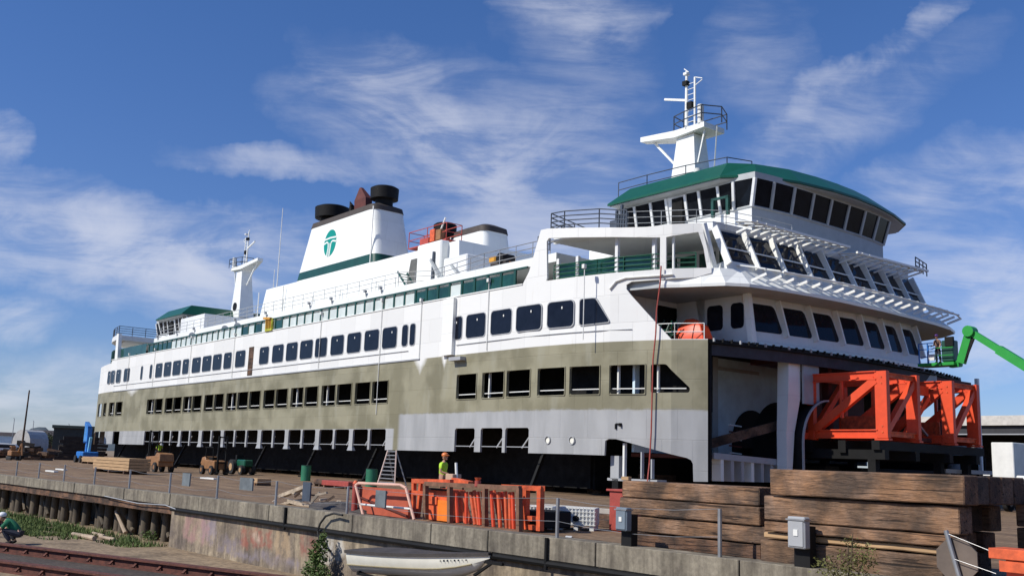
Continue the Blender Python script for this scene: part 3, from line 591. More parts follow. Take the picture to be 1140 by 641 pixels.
railing([(13.9, 10.0, 21.55), (11, 10.0, 21.55), (7.5, 10.2, 21.55), (4.2, 10.6, 21.5), (3.6, 12.5, 21.5)], 1.15, steelblue, r=.035, n=2, step=2.4)
P(MB().tube((6.6, 10.4, 21.4), (6.6, 10.4, 22.3), .28, n=12), 'roof_vent', plastic, smooth=True)
for u, s, z0, z1 in ((12, 75.3, 20.4, 32.3), (12, 76.3, 20.4, 24.6)): P(MB().tube((s, u, z0-4.7), (s, u, z1), .09, .04), 'whip_antenna', plastic)

# ---- end assemblies: promenade, lounge front and wheelhouse; used at the bow and mirrored at the far end
def end_block(T, near):
    def t(p): return (T(p[0]), p[1], p[2])
    def X(mb): q = MB(); q.v = [(T(a), b, c) for a, b, c in mb.v]; q.f = mb.f; return q
    # lounge on the sun deck, raked windows between white fins
    U = [4.6, 7.0, 9.45, 12.0, 14.5, 17.0, 19.4, 21.8, 24.1, 26.6]
    sb = lambda u: -1.12+.035*max(0, abs(u-16)-4)**1.35; st = lambda u: sb(u)+1.1
    bot = [(sb(u), u, 13.95) for u in U]; top = [(st(u), u+.05, 16.0) for u in U]
    m = MB(); m.strip([(a, b, 12.9) for a, b, _ in bot], bot); m.strip(top, [(a, b, 16.5) for a, b, _ in top]); m.strip([(9.8, 6.0, 12.9), (1.6, 5.6, 12.9), (sb(4.6), 4.6, 12.9)], [(9.8, 6.0, 13.95), (1.6, 5.6, 13.95), bot[0]])
    m.prism([(10, 1.4), (4.2, 2.1), (.9, 4.8)]+[(a, b) for a, b, _ in top]+[(10, 31)], 15.98, 16.12)
    P(X(m), 'lounge_wall', white2)
    P(X(MB().prism([(a, b) for a, b, _ in bot]+[(10, 30), (10, 8.5), (2, 8.5)], 12.6, 12.85)), 'lounge_floor', dark)
    for i in range(len(U)-1):
        b0, b1, t0, t1 = map(Vector, (bot[i], bot[i+1], top[i], top[i+1]))
        P(X(MB().add([b0, b1, t1, t0, b0+Vector((.05, 0, 0)), b1+Vector((.05, 0, 0)), t1+Vector((.05, 0, 0)), t0+Vector((.05, 0, 0))], [(0, 1, 2, 3), (4, 5, 6, 7), (0, 1, 5, 4), (1, 2, 6, 5), (2, 3, 7, 6), (3, 0, 4, 7)])), 'lounge_window', glass)
        f = Vector((-.1, 0, 0)); c0 = b0.lerp(t0, .42)+f; c1 = b1.lerp(t1, .42)+f
        P(X(MB().bar(c0, c1, .07)), 'window_rail', white)
    for i, (b, q) in enumerate(zip(bot, top)):
        b = Vector(b); q = Vector(q)
        m = MB(); m.bar(b+Vector((-.16, 0, -.25)), q+Vector((-.16, 0, .1)), .46, .13, n=(0, 1, 0)); m.bar(b+Vector((-.06, .16, -.1)), q+Vector((-.06, .16, .1)), .12, .30, n=(0, 1, 0))
        P(X(m), 'window_fin', white)
    # wind shelter at the corner
    P(X(MB().bar((.15, 4.35, 13.3), (.3, 3.5, 16.1), .38, .3)), 'corner_post', white)
    P(X(MB().bar((1.9, 2.75, 13.3), (1.9, 2.75, 15.5), .12)), 'post', white)
    m = MB()
    # side house of the promenade with green tinted windows
    P(X(MB().box(1.6, 10.2, 8.6, 8.75, 12.7, 16.1)), 'promenade_wall', white2)
    for k in range(5): P(X(MB().box(1.9+k*1.65, 3.2+k*1.65, 8.54, 8.62, 13.5, 15.7)), 'promenade_window', glass_g)
    if near:
        railing([t((10.2, .6, 13.3)), t((6.7, 1.1, 13.3)), t((3.2, 2.2, 13.3)), t((.9, 3.6, 13.3))], 1.15, green, r=.035, n=4, step=1.7)
        for k, (a, b) in enumerate((((9.9, .75), (8.6, .95)), ((8.3, 1.0), (5.6, 1.5)), ((5.3, 1.55), (3.2, 2.3)))):
            m = MB(); m.add([(a[0], a[1]+.05, 13.3), (b[0], b[1]+.05, 13.3), (b[0], b[1]+.05, 14.5), (a[0], a[1]+.05, 14.5)], [(0, 1, 2, 3)]); P(X(m), 'windscreen_pane', glass_g)
        for a, b in ((10.0, .72), (8.45, .98), (5.45, 1.5), (3.1, 2.3)): P(X(MB().box(a-.12, a+.12, b, b+.2, 13.2, 14.9 if a > 8.2 else 15.9)), 'post', white2)
    # sun deck floor at the end and its brow with the slatted catwalk
    oB = [(2.4, 2.1), (1.4, 2.75), (.2, 3.35), (-.95, 4.0), (-1.75, 5.2), (-2.15, 7.2), (-2.5, 10), (-2.7, 13), (-2.7, 18), (-2.5, 22), (-2.25, 25.5), (-1.9, 28), (-1.2, 30), (.6, 31.6)]
    inner = [(sb(u)-.02, u) for u in U]
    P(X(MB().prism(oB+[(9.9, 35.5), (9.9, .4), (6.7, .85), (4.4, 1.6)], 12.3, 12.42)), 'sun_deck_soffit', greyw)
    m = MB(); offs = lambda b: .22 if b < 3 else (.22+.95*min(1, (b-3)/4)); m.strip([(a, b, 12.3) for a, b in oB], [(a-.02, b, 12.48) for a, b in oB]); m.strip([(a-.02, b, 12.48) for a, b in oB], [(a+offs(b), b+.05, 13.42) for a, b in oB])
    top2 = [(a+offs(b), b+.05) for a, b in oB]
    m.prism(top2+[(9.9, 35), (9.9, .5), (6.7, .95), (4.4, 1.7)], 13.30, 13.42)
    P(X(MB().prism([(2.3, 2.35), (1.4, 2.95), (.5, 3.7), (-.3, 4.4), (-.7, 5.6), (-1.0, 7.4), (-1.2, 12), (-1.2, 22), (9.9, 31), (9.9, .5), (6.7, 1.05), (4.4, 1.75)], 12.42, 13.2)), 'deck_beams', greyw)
    P(X(m), 'brow', white)
    k = 0
    for i in range(22):
        u = 5.6+i*1.12
        if u > 29: break
        def so(u):
            for (a, b), (c, d) in zip(oB, oB[1:]):
                if b <= u <= d: return a+(c-a)*(u-b)/(d-b)
            return -1.5
        a = so(u)
        m = MB(); m.bar((a-.5, u+.4, 13.40), (a+1.5, u-.2, 13.85), .26, .06); m.bar((a-.6, u+.3, 13.1), (a+.25, u, 12.75), .07, .16)
        P(X(m), 'catwalk_slat', white)
    m = MB(); edge = [(so_-.5, u, 13.36) for so_, u in oB[5:-1]]
    m.path(edge, .06); m.path([(a+1.3, b, 13.66) for a, b, _ in edge], .05); P(X(m), 'catwalk_rail', white)
    # louvred sun visors above the lounge windows
    for (u0, u1, so_, z) in ((5.9, 15.9, -1.45, 16.45), (16.6, 25.2, -1.75, 16.2)):
        m = MB(); m.bar((so_+.1, u0, z), (so_-.12, u1, z), .14); m.bar((-.2, u0+.3, z+.1), (-.35, u1, z+.1), .12)
        N = int((u1-u0)/.86)
        for i in range(N+1):
            u = u0+.3+i*.86; m.bar((so_, u+.3, z), (-.2, u-.25, z+.12), .34, .05); m.bar((so_+.1, u+.3, z-.06), (-.1, u-.1, z-.5), .05, .12)
        P(X(m), 'sun_visor', white)
    railing([t((-1.3, 24.6, 16.3)), t((-.6, 27.4, 16.3))], .9, steelblue, r=.04, n=3, step=1)
    # wheelhouse
    UW = [8.9, 10.5, 12.4, 14.4, 16.4, 18.4, 20.4, 22.3, 24.1]
    wb = lambda u: .45+.030*max(0, abs(u-16.5)-3.0)**1.75
    bot = [(wb(u), u, 18.3) for u in UW]; top = [(wb(u)-.45, 16.5+(u-16.5)*1.03, 20.05) for u in UW]
    sideB = [(12.4, 9.0, 18.3), (10.9, 9.0, 18.3), (9.35, 9.0, 18.3), (7.9, 9.0, 18.3), (6.2, 9.0, 18.3), (5.0, 9.0, 18.3), (3.4, 9.0, 18.3), (2.3, 8.95, 18.3), bot[0]]
    sideT = [(a, b-.35, 20.05) for a, b, _ in sideB[:-2]]+[(2.0, 8.5, 20.05), top[0]]
    farB = [(a, 33.1-b, z) for a, b, z in sideB[:-1]][::-1]; farT = [(a, 33.1-b, z) for a, b, z in sideT[:-1]][::-1]
    AB = sideB[:-1]+bot+farB; AT = sideT[:-1]+top+farT
    wh = P(X(MB().strip([(a, b, 16.1) for a, b, _ in AB[:9]], AB[:9])), 'wheelhouse', white2); P(X(MB().strip([(a, b, 16.1) for a, b, _ in AB[16:]], AB[16:])), 'side_wall', white2, wh)
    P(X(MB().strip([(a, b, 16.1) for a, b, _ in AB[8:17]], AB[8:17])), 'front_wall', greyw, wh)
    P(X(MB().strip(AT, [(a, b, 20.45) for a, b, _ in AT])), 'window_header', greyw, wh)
    P(X(MB().prism([(a, b) for a, b, _ in AB], 16.2, 16.4)), 'wheelhouse_floor', dark, wh)
    for i in range(len(AB)-1):
        if AB[i][1] > 22 and AB[i][0] > 3: continue
        b0, b1, t0, t1 = map(Vector, (AB[i], AB[i+1], AT[i], AT[i+1]))
        solid = i in (3,)
        P(X(MB().add([b0, b1, t1, t0], [(0, 1, 2, 3)])), 'wall_panel' if solid else 'bridge_window', white2 if solid else glass_b, wh)
        m = MB(); m.bar(b0, t0, .20, .2, n=(0, 1, 0)) if True else 0; P(X(m), 'window_mullion', greyw if 1 < AB[i][1] > 9.5 else white2, wh)
    m = MB(); m.path([Vector(p)+Vector((0, 0, .02)) for p in AB], .09); P(X(m), 'window_sill', greyw, wh)
    P(X(MB().box(6.35, 7.3, 8.55, 8.8, 16.4, 19.9)), 'bridge_door', dark, wh)
    lo_ = [(12.8, 7.8), (2.5, 7.8), (.75, 9.3), (-.3, 12.4), (-.75, 15.5), (-.85, 18.3), (-.65, 21), (-.2, 24), (.6, 26.9), (2.2, 28.6), (12.8, 28.6)]
    hi_ = [(12.0, 9.3), (3.1, 9.3), (2.0, 10.7), (1.15, 13.2), (.85, 16), (.8, 18.3), (.9, 20.5), (1.2, 22.8), (1.8, 24.9), (2.9, 26.2), (12.0, 26.2)]
    fg = [(11.0, 11.5), (5.5, 11.5), (4.8, 12.5), (4.2, 14.5), (4, 16.6), (4, 19), (4, 21), (4.2, 22.6), (4.8, 24), (5.5, 25), (11, 25)]
    def rg(p, z): return [(a, b, z) for a, b in p]
    P(X(MB().loft([rg(lo_, 20.28), rg(lo_, 20.42), rg(hi_, 21.72), rg(fg, 21.9)])), 'roof', green, wh)
    inn = [(a+(.12 if a < 6 else -.15), b+(.12 if b < 18 else -.12)) for a, b in lo_]
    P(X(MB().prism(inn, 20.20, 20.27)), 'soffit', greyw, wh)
    # open deck beside the wheelhouse with its railing
    if near:
        railing([t((10.5, .5, 16.75)), t((9.2, .5, 16.68)), t((6.4, .9, 16.4)), t((4.6, 1.5, 16.1))], 1.2, steelblue, r=.04, n=4, step=2.2)
        railing([t((10.5, .5, 16.75)), t((10.9, 5, 16.3)), t((10.9, 9, 16.3))], 1.2, steelblue, r=.04, n=4, step=2.2)
        railing([t((4.6, 1.5, 16.1)), t((1.2, 4.0, 16.1)), t((.1, 5.4, 16.1)), t((-.4, 8.2, 16.1)), t((-.6, 11, 16.1))], 1.1, greyw, r=.022, n=3, step=1.9)
        m = MB(); m.prism_u([(11.0, 16.1), (11.0, 16.86), (10.35, 16.85), (7.4, 16.5), (4.87, 16.2), (4.8, 16.0)], 1.2, 1.4); P(m, 'coaming', white)
        m = MB(); m.prism([(10.35, 0.3), (10.35, 9), (4.87, 9), (4.87, 1.3), (7.4, .65)], 16.0, 16.1); P(m, 'promenade_roof', white2)
        m = MB(); m.box(3.4, 3.6, 8.2, 8.4, 17.9, 19.1); m.box(2.2, 2.4, 8.2, 8.4, 17.9, 19.1); m.box(2.2, 3.6, 8.2, 8.35, 19.0, 19.15); P(m, 'screen_frame', green_d)
        m = MB()
        for k in range(5): a = 10.6+.25*k; m.bar((a, 7.5, 17.1+.2*(k % 2)), (a-.4, 7.2, 19.2+.35*((k*7) % 3)), .16)
        m.box(11.2, 11.9, 7.2, 7.8, 18.2, 18.9); m.box(10.9, 11.1, 7.1, 7.6, 16.2, 18.2); P(m, 'searchlight', steelblue)
        m = MB(); m.box(8.6, 13.2, 6.5, 9, 16.1, 17.6); P(m, 'wing_locker', white)
    else:
        P(X(MB().prism([(11.0, .1), (7.4, .65), (4.9, 1.3), (.5, 3.5), (-.3, 10), (11.0, 10)], 16.1, 16.72)), 'promenade_roof', white2)
        P(X(MB().loft([[(12.4, -.03, 13.3), (11.3, -.03, 13.3), (11.3, .4, 13.3), (12.4, .4, 13.3)], [(11.9, -.03, 16.8), (11.1, -.03, 16.8), (11.1, .4, 16.8), (11.9, .4, 16.8)]])), 'promenade_post', white)
        railing([t((10.9, 9, 16.72)), t((10.9, .3, 16.72)), t((7.4, .8, 16.72)), t((4.9, 1.4, 16.72))], 1.2, steelblue, r=.045, n=4, step=1.6)
        m = MB()
        for k in range(10): m.box(12.0-k*.9, 12.1-k*.9, up_(12-k*.9)+.25, up_(12-k*.9)+.35, 13.3, 14.9)
        P(X(m), 'windscreen_frame', green_d)
        P(X(MB().strip([(a, up_(a)+.36, 13.3) for a in (3, 5, 7, 9, 11, 13, 22)], [(a, up_(a)+.36, 14.8) for a in (3, 5, 7, 9, 11, 13, 22)])), 'windscreen_pane', glass_g)
        P(X(MB().box(17.5, 25.5, 6.0, 12, 15.7, 18.9)), 'deckhouse', white2)
    return wh
end_block(lambda a: a, True)
end_block(lambda a: L-a, False)

# ---- passenger deck at the bow: front wall, windows, corner recess
PW = [7.1, 9.9, 12.55, 15.1, 17.55, 19.9, 22.1, 24.3]
sp_ = lambda u: -.35-1.35*min(1, (u-7.1)/11.5)**.8
fa = [(sp_(u), u) for u in [7.1+17.2*i/14 for i in range(15)]]
m = MB(); ring = [(3.2, 7.1)]+fa+[(3.5, 26.0)]
m.strip([(a, b, 9.22) for a, b in ring], [(a+.75, b, 12.35) for a, b in ring])
P(m, 'front_wall', white2)
P(MB().strip([(a-.01, b, 9.2) for a, b in fa], [(a-.12, b, 9.2) for a, b in fa]).strip([(a-.12, b, 9.2) for a, b in fa], [(a-.10, b, 9.45) for a, b in fa]), 'front_sill', white)
for i in range(7):
    u0 = PW[i]+.24; u1 = PW[i+1]-.10
    pts = [(u_-.16*(z_-11), z_) for u_, z_ in rrect(u0, u1, 10.12, 11.88, .3, 4)]
    def sf(u, z): return sp_(u)+.75*(z-9.22)/3.13-.03
    g = P(MB().loft([[(sf(u, z), u, z) for u, z in pts], [(sf(u, z)+.04, u, z) for u, z in pts]]), 'front_window', glass)
    c = PW[i+1]+.07
    m = MB(); m.bar((sf(c, 9.95)-.16, c+.05, 9.95), (sf(c, 12.2)-.16, c-.05, 12.2), .36, .14, n=(0, 1, 0)); P(m, 'window_fin', white)
P(MB().bar((-.55, 7.0, 9.3), (-.25, 6.9, 12.3), .4, .35), 'corner_post', white)
for a, b in ((.15, 1.1), (1.75, 2.95)):
    pts = rrect(a, b, 10.3, 11.85, .25, 4); P(MB().loft([[(x, 7.05, z) for x, z in pts], [(x, 7.1, z) for x, z in pts]]), 'recess_window', glass)
m = MB(); m.box(3.2, 3.35, 1.9, 7.2, 9.22, 9.3); m.box(5.5, 5.6, 1.2, 5.3, 9.22, 12.3); m.box(5.5, 5.6, 8.3, 12, 9.22, 12.3); m.box(5.5, 5.6, 5.3, 8.3, 12.0, 12.3); m.box(3.2, 5.5, 7.1, 7.2, 9.22, 12.3); P(m, 'recess_wall', white2)
P(MB().box(5.9, 6, 5.2, 8.4, 9.22, 12.1), 'recess_doorway', dark)
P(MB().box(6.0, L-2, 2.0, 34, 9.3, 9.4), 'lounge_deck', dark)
railing([(3.6, 2.4, 9.25), (2.0, 3.0, 9.25), (.6, 4.0, 9.25)], 1.0, white, r=.03, n=2, step=1.5)
# ---- the open vehicle deck mouth
m = MB(); A1 = [(a+.05, u) for a, u in arc]
m.strip([(a, b, 9.22) for a, b in A1], [(a+.15, b, 8.35) for a, b in A1]); m.strip([(a+.6, b, 9.0) for a, b in A1], [(a+.15, b, 8.35) for a, b in A1])
P(m, 'fascia_girder', darkb)  # shade under the deck edge is put into the girder's dark colour
m = MB(); A2 = [(a-.10, u) for a, u in arc]
m.strip([(a, b, 9.24) for a, b in A2], [(a, b, 9.0) for a, b in A2]); m.strip([(a, b, 9.24) for a, b in A2], [(a+.4, b, 9.24) for a, b in A2])
P(m, 'deck_edge_plate', black)
for i in range(46):
    u = 3.9+i*.63; P(MB().box(ARC(u)-.20, ARC(u)-.08, u-.05, u+.05, 9.1, 9.3), 'edge_bracket', palegrey if i % 3 == 0 else black)
m = MB(); m.box(4.4, 4.6, 2.2, 19, 2.7, 8.97); P(m, 'inner_end_wall', bluegrey)
m = MB(); m.box(4.1, 4.4, 9.0, 9.5, 2.7, 8.97); m.box(4.3, 4.4, 6.5, 6.6, 2.7, 8.97); m.box(4.28, 4.4, 3.6, 14, 8.2, 8.4); m.box(4.3, 4.4, 3.0, 9, 5.4, 5.46); P(m, 'wall_stiffener', greyw)
arch = [(11.2, 2.7)]+[(13.2-2.0*math.cos(R(t)), 3.6+2.2*math.sin(R(t))) for t in range(0, 171, 10)]+[(15.2, 2.7)]
m = MB(); m.loft([[(4.25, u, z) for u, z in arch], [(4.38, u, z) for u, z in arch]]); P(m, 'arched_doorway', black)
P(MB().box(4.2, 4.38, 6.9, 8.6, 7.5, 7.85), 'wall_vent', dark)
P(MB().box(.5, 6, 3.6, 12, 2.45, 2.66), 'end_floor', maroon)
m = MB(); m.bar((2.5, 4.5, 2.9), (.2, 10.9, 4.75), .25, .55); P(m, 'diagonal_brace', timber_old)
m = MB(); m.bar((3.4, 4.2, 3.9), (5.4, 9.5, 4.3), .3, .15); P(m, 'ramp_timber', lumber)
for k in range(5): P(MB().bar((2.0, 8.0, 2.9+k*.42), (2.2, 9.4, 2.85+k*.42), .08), 'pipe_run', maroon if k % 2 else plastic)
m = MB(); m.bar((.2, 4.3, 2.62), (.1, 10.6, 2.40), .14, .35); P(m, 'sill_beam', palegrey)
for k in range(7):
    u = 4.9+k*.93
    m = MB(); m.loft([[(.15, u, 2.55), (.15, u+.28, 2.5), (.9, u+.28, 2.5), (.9, u, 2.5)], [(.2, u+.1, 1.2), (.2, u+.35, 1.2), (.9, u+.35, 1.2), (.9, u+.1, 1.2)]]); P(m, 'sill_bracket', palegrey if k % 3 else white)
P(MB().box(0, .25, 3.75, 3.95, 1.2, 9.2), 'door_jamb', dark)
# white bracket and grey plate between the openings, then the curved shroud
m = MB(); m.loft([[(-.8, 11.4, 9.1), (-.8, 10.2, 9.1), (0, 10.2, 9.1), (0, 11.4, 9.1)], [(-.8, 11.3, 6.3), (-.8, 10.1, 6.5), (0, 10.1, 6.5), (0, 11.3, 6.3)][0:4], [(-.7, 10.8, 4.2), (-.7, 10.0, 4.2), (0, 10.0, 4.2), (0, 10.8, 4.2)], [(-.7, 10.5, 1.6), (-.7, 10.0, 1.6), (0, 10.0, 1.6), (0, 10.5, 1.6)]]); P(m, 'jamb_plate', white)
P(MB().box(-1.05, -.9, 11.35, 12.95, 6.0, 9.35), 'cover_plate', palegrey)
q = [(10.9, 1.5)]+[(13.6-2.7*math.cos(R(t)), 3.6+2.7*math.sin(R(t))) for t in range(0, 91, 9)]
q2 = [(b+.10, z-.08) for b, z in q]
m = MB(); m.add([(-1.2, u, z) for u, z in q]+[(2.5, u, z) for u, z in q]+[(-1.2, u, z) for u, z in q2]+[(2.5, u, z) for u, z in q2],
    [(i, i+1, len(q)+i+1, len(q)+i) for i in range(len(q)-1)]+[(2*len(q)+i, 2*len(q)+i+1, 3*len(q)+i+1, 3*len(q)+i) for i in range(len(q)-1)]+[(i, i+1, 2*len(q)+i+1, 2*len(q)+i) for i in range(len(q)-1)])
P(m, 'curved_shroud', black)
m = MB()
for (a, b), (c, d) in zip(q, q[1:]): m.bar((-1.24, a, b), (-1.24, c, d), .12, .1)
P(m, 'shroud_rim', palegrey)
P(MB().box(3.0, 3.2, 17.2, 24.5, 4.4, 8.97), 'mouth_bulkhead', maroon)
P(MB().box(-1.1, -.95, 25.2, 27.3, 8.45, 9.38), 'cover_plate', palegrey)
P(MB().box(-1.5, -1.25, 32.5, 32.75, 2.4, 9.2), 'far_jamb', white)
m = MB(); m.box(-1.0, 3, 11.4, 32.5, 8.6, 8.9); P(m, 'mouth_beam', maroon)
for u in (15, 21, 29): P(MB().box(-.5, 0, u-.2, u+.2, 3.7, 8.6), 'mouth_frame', maroon)
for a_, z_ in ((-5.6, 3.3), (-3.4, 3.1), (-1.0, 3.1)): P(MB().box(a_, a_+.5, 12, 24.5, z_, 3.82), 'mouth_sill', black)
for u_ in (12.2, 15.6, 19.6, 23.0): P(MB().box(-5.8, 4.5, u_, u_+.45, 2.75, 3.3), 'sill_girder', black)
for a_ in (-5.2, 3.0):
    for u_ in (12.2, 19.6, 23.0): P(MB().box(a_, a_+.5, u_, u_+.45, 0.0, 2.75), 'sill_leg', dark)
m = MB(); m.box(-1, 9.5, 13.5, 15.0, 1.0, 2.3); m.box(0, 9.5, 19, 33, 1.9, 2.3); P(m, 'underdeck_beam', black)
# loose gear seen in the recess is on the deck: a rail of green netting and an orange chute
# ================================================================== THE SETTING
EDGE = [(-300, -22.6), (-60, -24.0), (-20, -24.25), (4.7, -25.1), (30, -26.4), (260, -38)]
def edge(s):
    for (a, b), (c, d) in zip(EDGE, EDGE[1:]):
        if s <= c: return b+(d-b)*(s-a)/(c-a)
    return -38
def ground_mat(name, cols, s1, s2, rough=.95, bump=.5, stretch=(1, 1, 1)):
    m = bpy.data.materials.new(name); m.use_nodes = True; n = m.node_tree.nodes; l = m.node_tree.links; b = n['Principled BSDF']; b.inputs['Roughness'].default_value = rough
    tc = n.new('ShaderNodeTexCoord'); mp = n.new('ShaderNodeMapping'); mp.inputs['Scale'].default_value = stretch; l.new(tc.outputs['Object'], mp.inputs[0])
    a = n.new('ShaderNodeTexNoise'); a.inputs['Scale'].default_value = s1; a.inputs['Detail'].default_value = 8; a.inputs['Roughness'].default_value = .7; l.new(mp.outputs[0], a.inputs['Vector'])
    r = n.new('ShaderNodeValToRGB'); e = r.color_ramp.elements; e[0].position = .3; e[1].position = .7; e[0].color = (*cols[0], 1); e[1].color = (*cols[-1], 1)
    for k, c in enumerate(cols[1:-1]): q = e.new(.3+.4*(k+1)/(len(cols)-1)); q.color = (*c, 1)
    l.new(a.outputs['Fac'], r.inputs[0])
    f = n.new('ShaderNodeTexNoise'); f.inputs['Scale'].default_value = s2; f.inputs['Detail'].default_value = 6; l.new(tc.outputs['Object'], f.inputs['Vector'])
    r2 = n.new('ShaderNodeValToRGB'); r2.color_ramp.elements[0].position = .35; r2.color_ramp.elements[0].color = (.55, .55, .55, 1); r2.color_ramp.elements[1].position = .65; r2.color_ramp.elements[1].color = (1.15, 1.15, 1.15, 1); l.new(f.outputs['Fac'], r2.inputs[0])
    mx = n.new('ShaderNodeMix'); mx.data_type = 'RGBA'; mx.blend_type = 'MULTIPLY'; mx.inputs[0].default_value = .8; l.new(r.outputs[0], mx.inputs[6]); l.new(r2.outputs[0], mx.inputs[7]); l.new(mx.outputs[2], b.inputs['Base Color'])
    bp = n.new('ShaderNodeBump'); bp.inputs['Strength'].default_value = bump; bp.inputs['Distance'].default_value = .05; l.new(f.outputs['Fac'], bp.inputs['Height']); l.new(bp.outputs[0], b.inputs['Normal'])
    return m
deckm = ground_mat('quay_deck_dirt_and_planks', [(.085, .050, .027), (.20, .124, .066), (.32, .215, .12)], .5, 5, stretch=(.35, 1.6, 1))
mud = ground_mat('hard_packed_earth', [(.12, .084, .05), (.32, .235, .145), (.21, .148, .09)], .35, 6)
m = MB(); far_u = 700
pts = [(s, edge(s)+.02) for s, _ in EDGE]+[(260, far_u), (-300, far_u)]
m.add([(a, b, 0) for a, b in pts], [tuple(range(len(pts)))]); solo(m.build('quay_deck', deckm), 0, 0, 0, 0, 0, kind='structure')
m = MB(); m.add([(-4000, -3000, -2.1), (5000, -3000, -2.1), (5000, 5000, -2.1), (-4000, 5000, -2.1)], [(0, 1, 2, 3)]); solo(m.build('lower_ground', mud), 0, 0, 0, 0, 0, kind='structure')
m = MB(); m.add([(260, -38, 0), (260, 700, 0), (260, 700, -2.1), (260, -38, -2.1)], [(0, 1, 2, 3)]); solo(m.build('quay_end', mud), 0, 0, 0, 0, 0, kind='structure')
# distant low hills on the left
hm = M('wooded_hill', (.065, .085, .095), .9, var=.3, scale=.01)
m = MB(); A = []; B = []; Cc = []
for i in range(60):
    x = -80+i*8
    d = ray(x, 500); d = Vector((d.x, d.y, 0)).normalized(); dist = 2600
    h = (17+5*math.sin(i*.5)+3*math.sin(i*1.3+1)+2*math.sin(i*2.9))/1100*2600*max(0, 1-max(0, x-60)/500)
    p0 = CAM+d*dist; p1 = CAM+d*(dist+500); p2 = CAM+d*(dist+1400)
    for lst, p, z in ((A, p0, -2.2), (B, p1, h), (Cc, p2, -2.2)): q = su(p); lst.append((q[0], q[1], z))
m.strip(A, B); m.strip(B, Cc); solo(m.build('hills', hm, smooth=True), 0, 0, 0, 0, 0, kind='structure')

# ---- quay wall with coping, pipe and faded graffiti
def wall_mat(name, lo, hi, paint=False):
    m = bpy.data.materials.new(name); m.use_nodes = True; n = m.node_tree.nodes; l = m.node_tree.links; b = n['Principled BSDF']; b.inputs['Roughness'].default_value = .9
    tc = n.new('ShaderNodeTexCoord')
    def nz(sc, st, det=6):
        mp = n.new('ShaderNodeMapping'); mp.inputs['Scale'].default_value = st; l.new(tc.outputs['Object'], mp.inputs[0])
        q = n.new('ShaderNodeTexNoise'); q.inputs['Scale'].default_value = sc; q.inputs['Detail'].default_value = det; q.inputs['Roughness'].default_value = .65; l.new(mp.outputs[0], q.inputs['Vector']); return q.outputs['Fac']
    def ramp(f, p0, p1, c0, c1):
        r = n.new('ShaderNodeValToRGB'); r.color_ramp.elements[0].position = p0; r.color_ramp.elements[1].position = p1; r.color_ramp.elements[0].color = (*c0, 1); r.color_ramp.elements[1].color = (*c1, 1); l.new(f, r.inputs[0]); return r.outputs[0]
    def mul(a, c, k=1.0):
        q = n.new('ShaderNodeMix'); q.data_type = 'RGBA'; q.blend_type = 'MULTIPLY'; q.inputs[0].default_value = k; l.new(a, q.inputs[6]); l.new(c, q.inputs[7]); return q.outputs[2]
    c = ramp(nz(.9, (1, 1, 1)), .35, .65, lo, hi)
    c = mul(c, ramp(nz(2.2, (1.6, 1, .16)), .38, .6, (.50, .48, .44), (1.08, 1.06, 1.0)), .85)
    c = mul(c, ramp(nz(9, (1, 1, 1)), .35, .6, (.7, .7, .7), (1.1, 1.1, 1.1)), .7)
    if paint:
        sp = n.new('ShaderNodeSeparateXYZ'); l.new(tc.outputs['Object'], sp.inputs[0])
        def mt(op, a, bb, cl=False):
            q = n.new('ShaderNodeMath'); q.operation = op; q.use_clamp = cl
            for i, v in enumerate((a, bb)):
                if isinstance(v, (int, float)): q.inputs[i].default_value = v
                else: l.new(v, q.inputs[i])
            return q.outputs[0]
        wob = nz(1.2, (1, 1, 1), 4); wear = ramp(nz(3, (1, 1, .7), 8), .42, .55, (.12, .12, .12), (.6, .6, .6))
        X = mt('ADD', mt('MULTIPLY', sp.outputs['X'], -1), mt('MULTIPLY', mt('SUBTRACT', wob, .5), 1.4)); Z = mt('ADD', sp.outputs['Z'], mt('MULTIPLY', mt('SUBTRACT', wob, .5), .9))
        for (px0, px1, z0, z1, col) in ((300, 262, -1.55, -.75, (.30, .07, .05)), (285, 277, -1.35, -.95, (.62, .52, .42)), (318, 300, -1.9, -.7, (.42, .30, .18)), (345, 326, -1.6, -.8, (.27, .08, .06)), (240, 222, -1.7, -.65, (.26, .22, .27)), (232, 205, -1.8, -.6, (.36, .20, .19)), (372, 345, -1.6, -.6, (.62, .60, .56)), (266, 240, -2.0, -1.2, (.20, .17, .20)), (330, 250, -2.0, -1.55, (.22, .19, .22))):
            s0 = gu(px0, 590, -24.9)[0]; s1 = gu(px1, 590, -24.9)[0]; cs, hs = (s0+s1)/2, abs(s1-s0)/2; cz, hz = (z0+z1)/2, (z1-z0)/2
            fx = mt('MULTIPLY', mt('SUBTRACT', hs, mt('ABSOLUTE', mt('SUBTRACT', X, cs), 0)), 4, True); fz = mt('MULTIPLY', mt('SUBTRACT', hz, mt('ABSOLUTE', mt('SUBTRACT', Z, cz), 0)), 6, True)
            f = mt('MULTIPLY', fx, fz); bw = n.new('ShaderNodeRGBToBW'); l.new(wear, bw.inputs[0]); f = mt('MULTIPLY', f, bw.outputs[0])
            q = n.new('ShaderNodeMix'); q.data_type = 'RGBA'; l.new(f, q.inputs[0]); l.new(c, q.inputs[6]); q.inputs[7].default_value = (*col, 1); c = q.outputs[2]
    l.new(c, b.inputs['Base Color'])
    bp = n.new('ShaderNodeBump'); bp.inputs['Strength'].default_value = .6; bp.inputs['Distance'].default_value = .02; l.new(nz(7, (1, 1, 1)), bp.inputs['Height']); l.new(bp.outputs[0], b.inputs['Normal'])
    return m
conc = wall_mat('weathered_concrete_coping', (.15, .13, .105), (.29, .26, .205)); wallm = wall_mat('stained_concrete_wall', (.155, .125, .105), (.38, .31, .22), True)
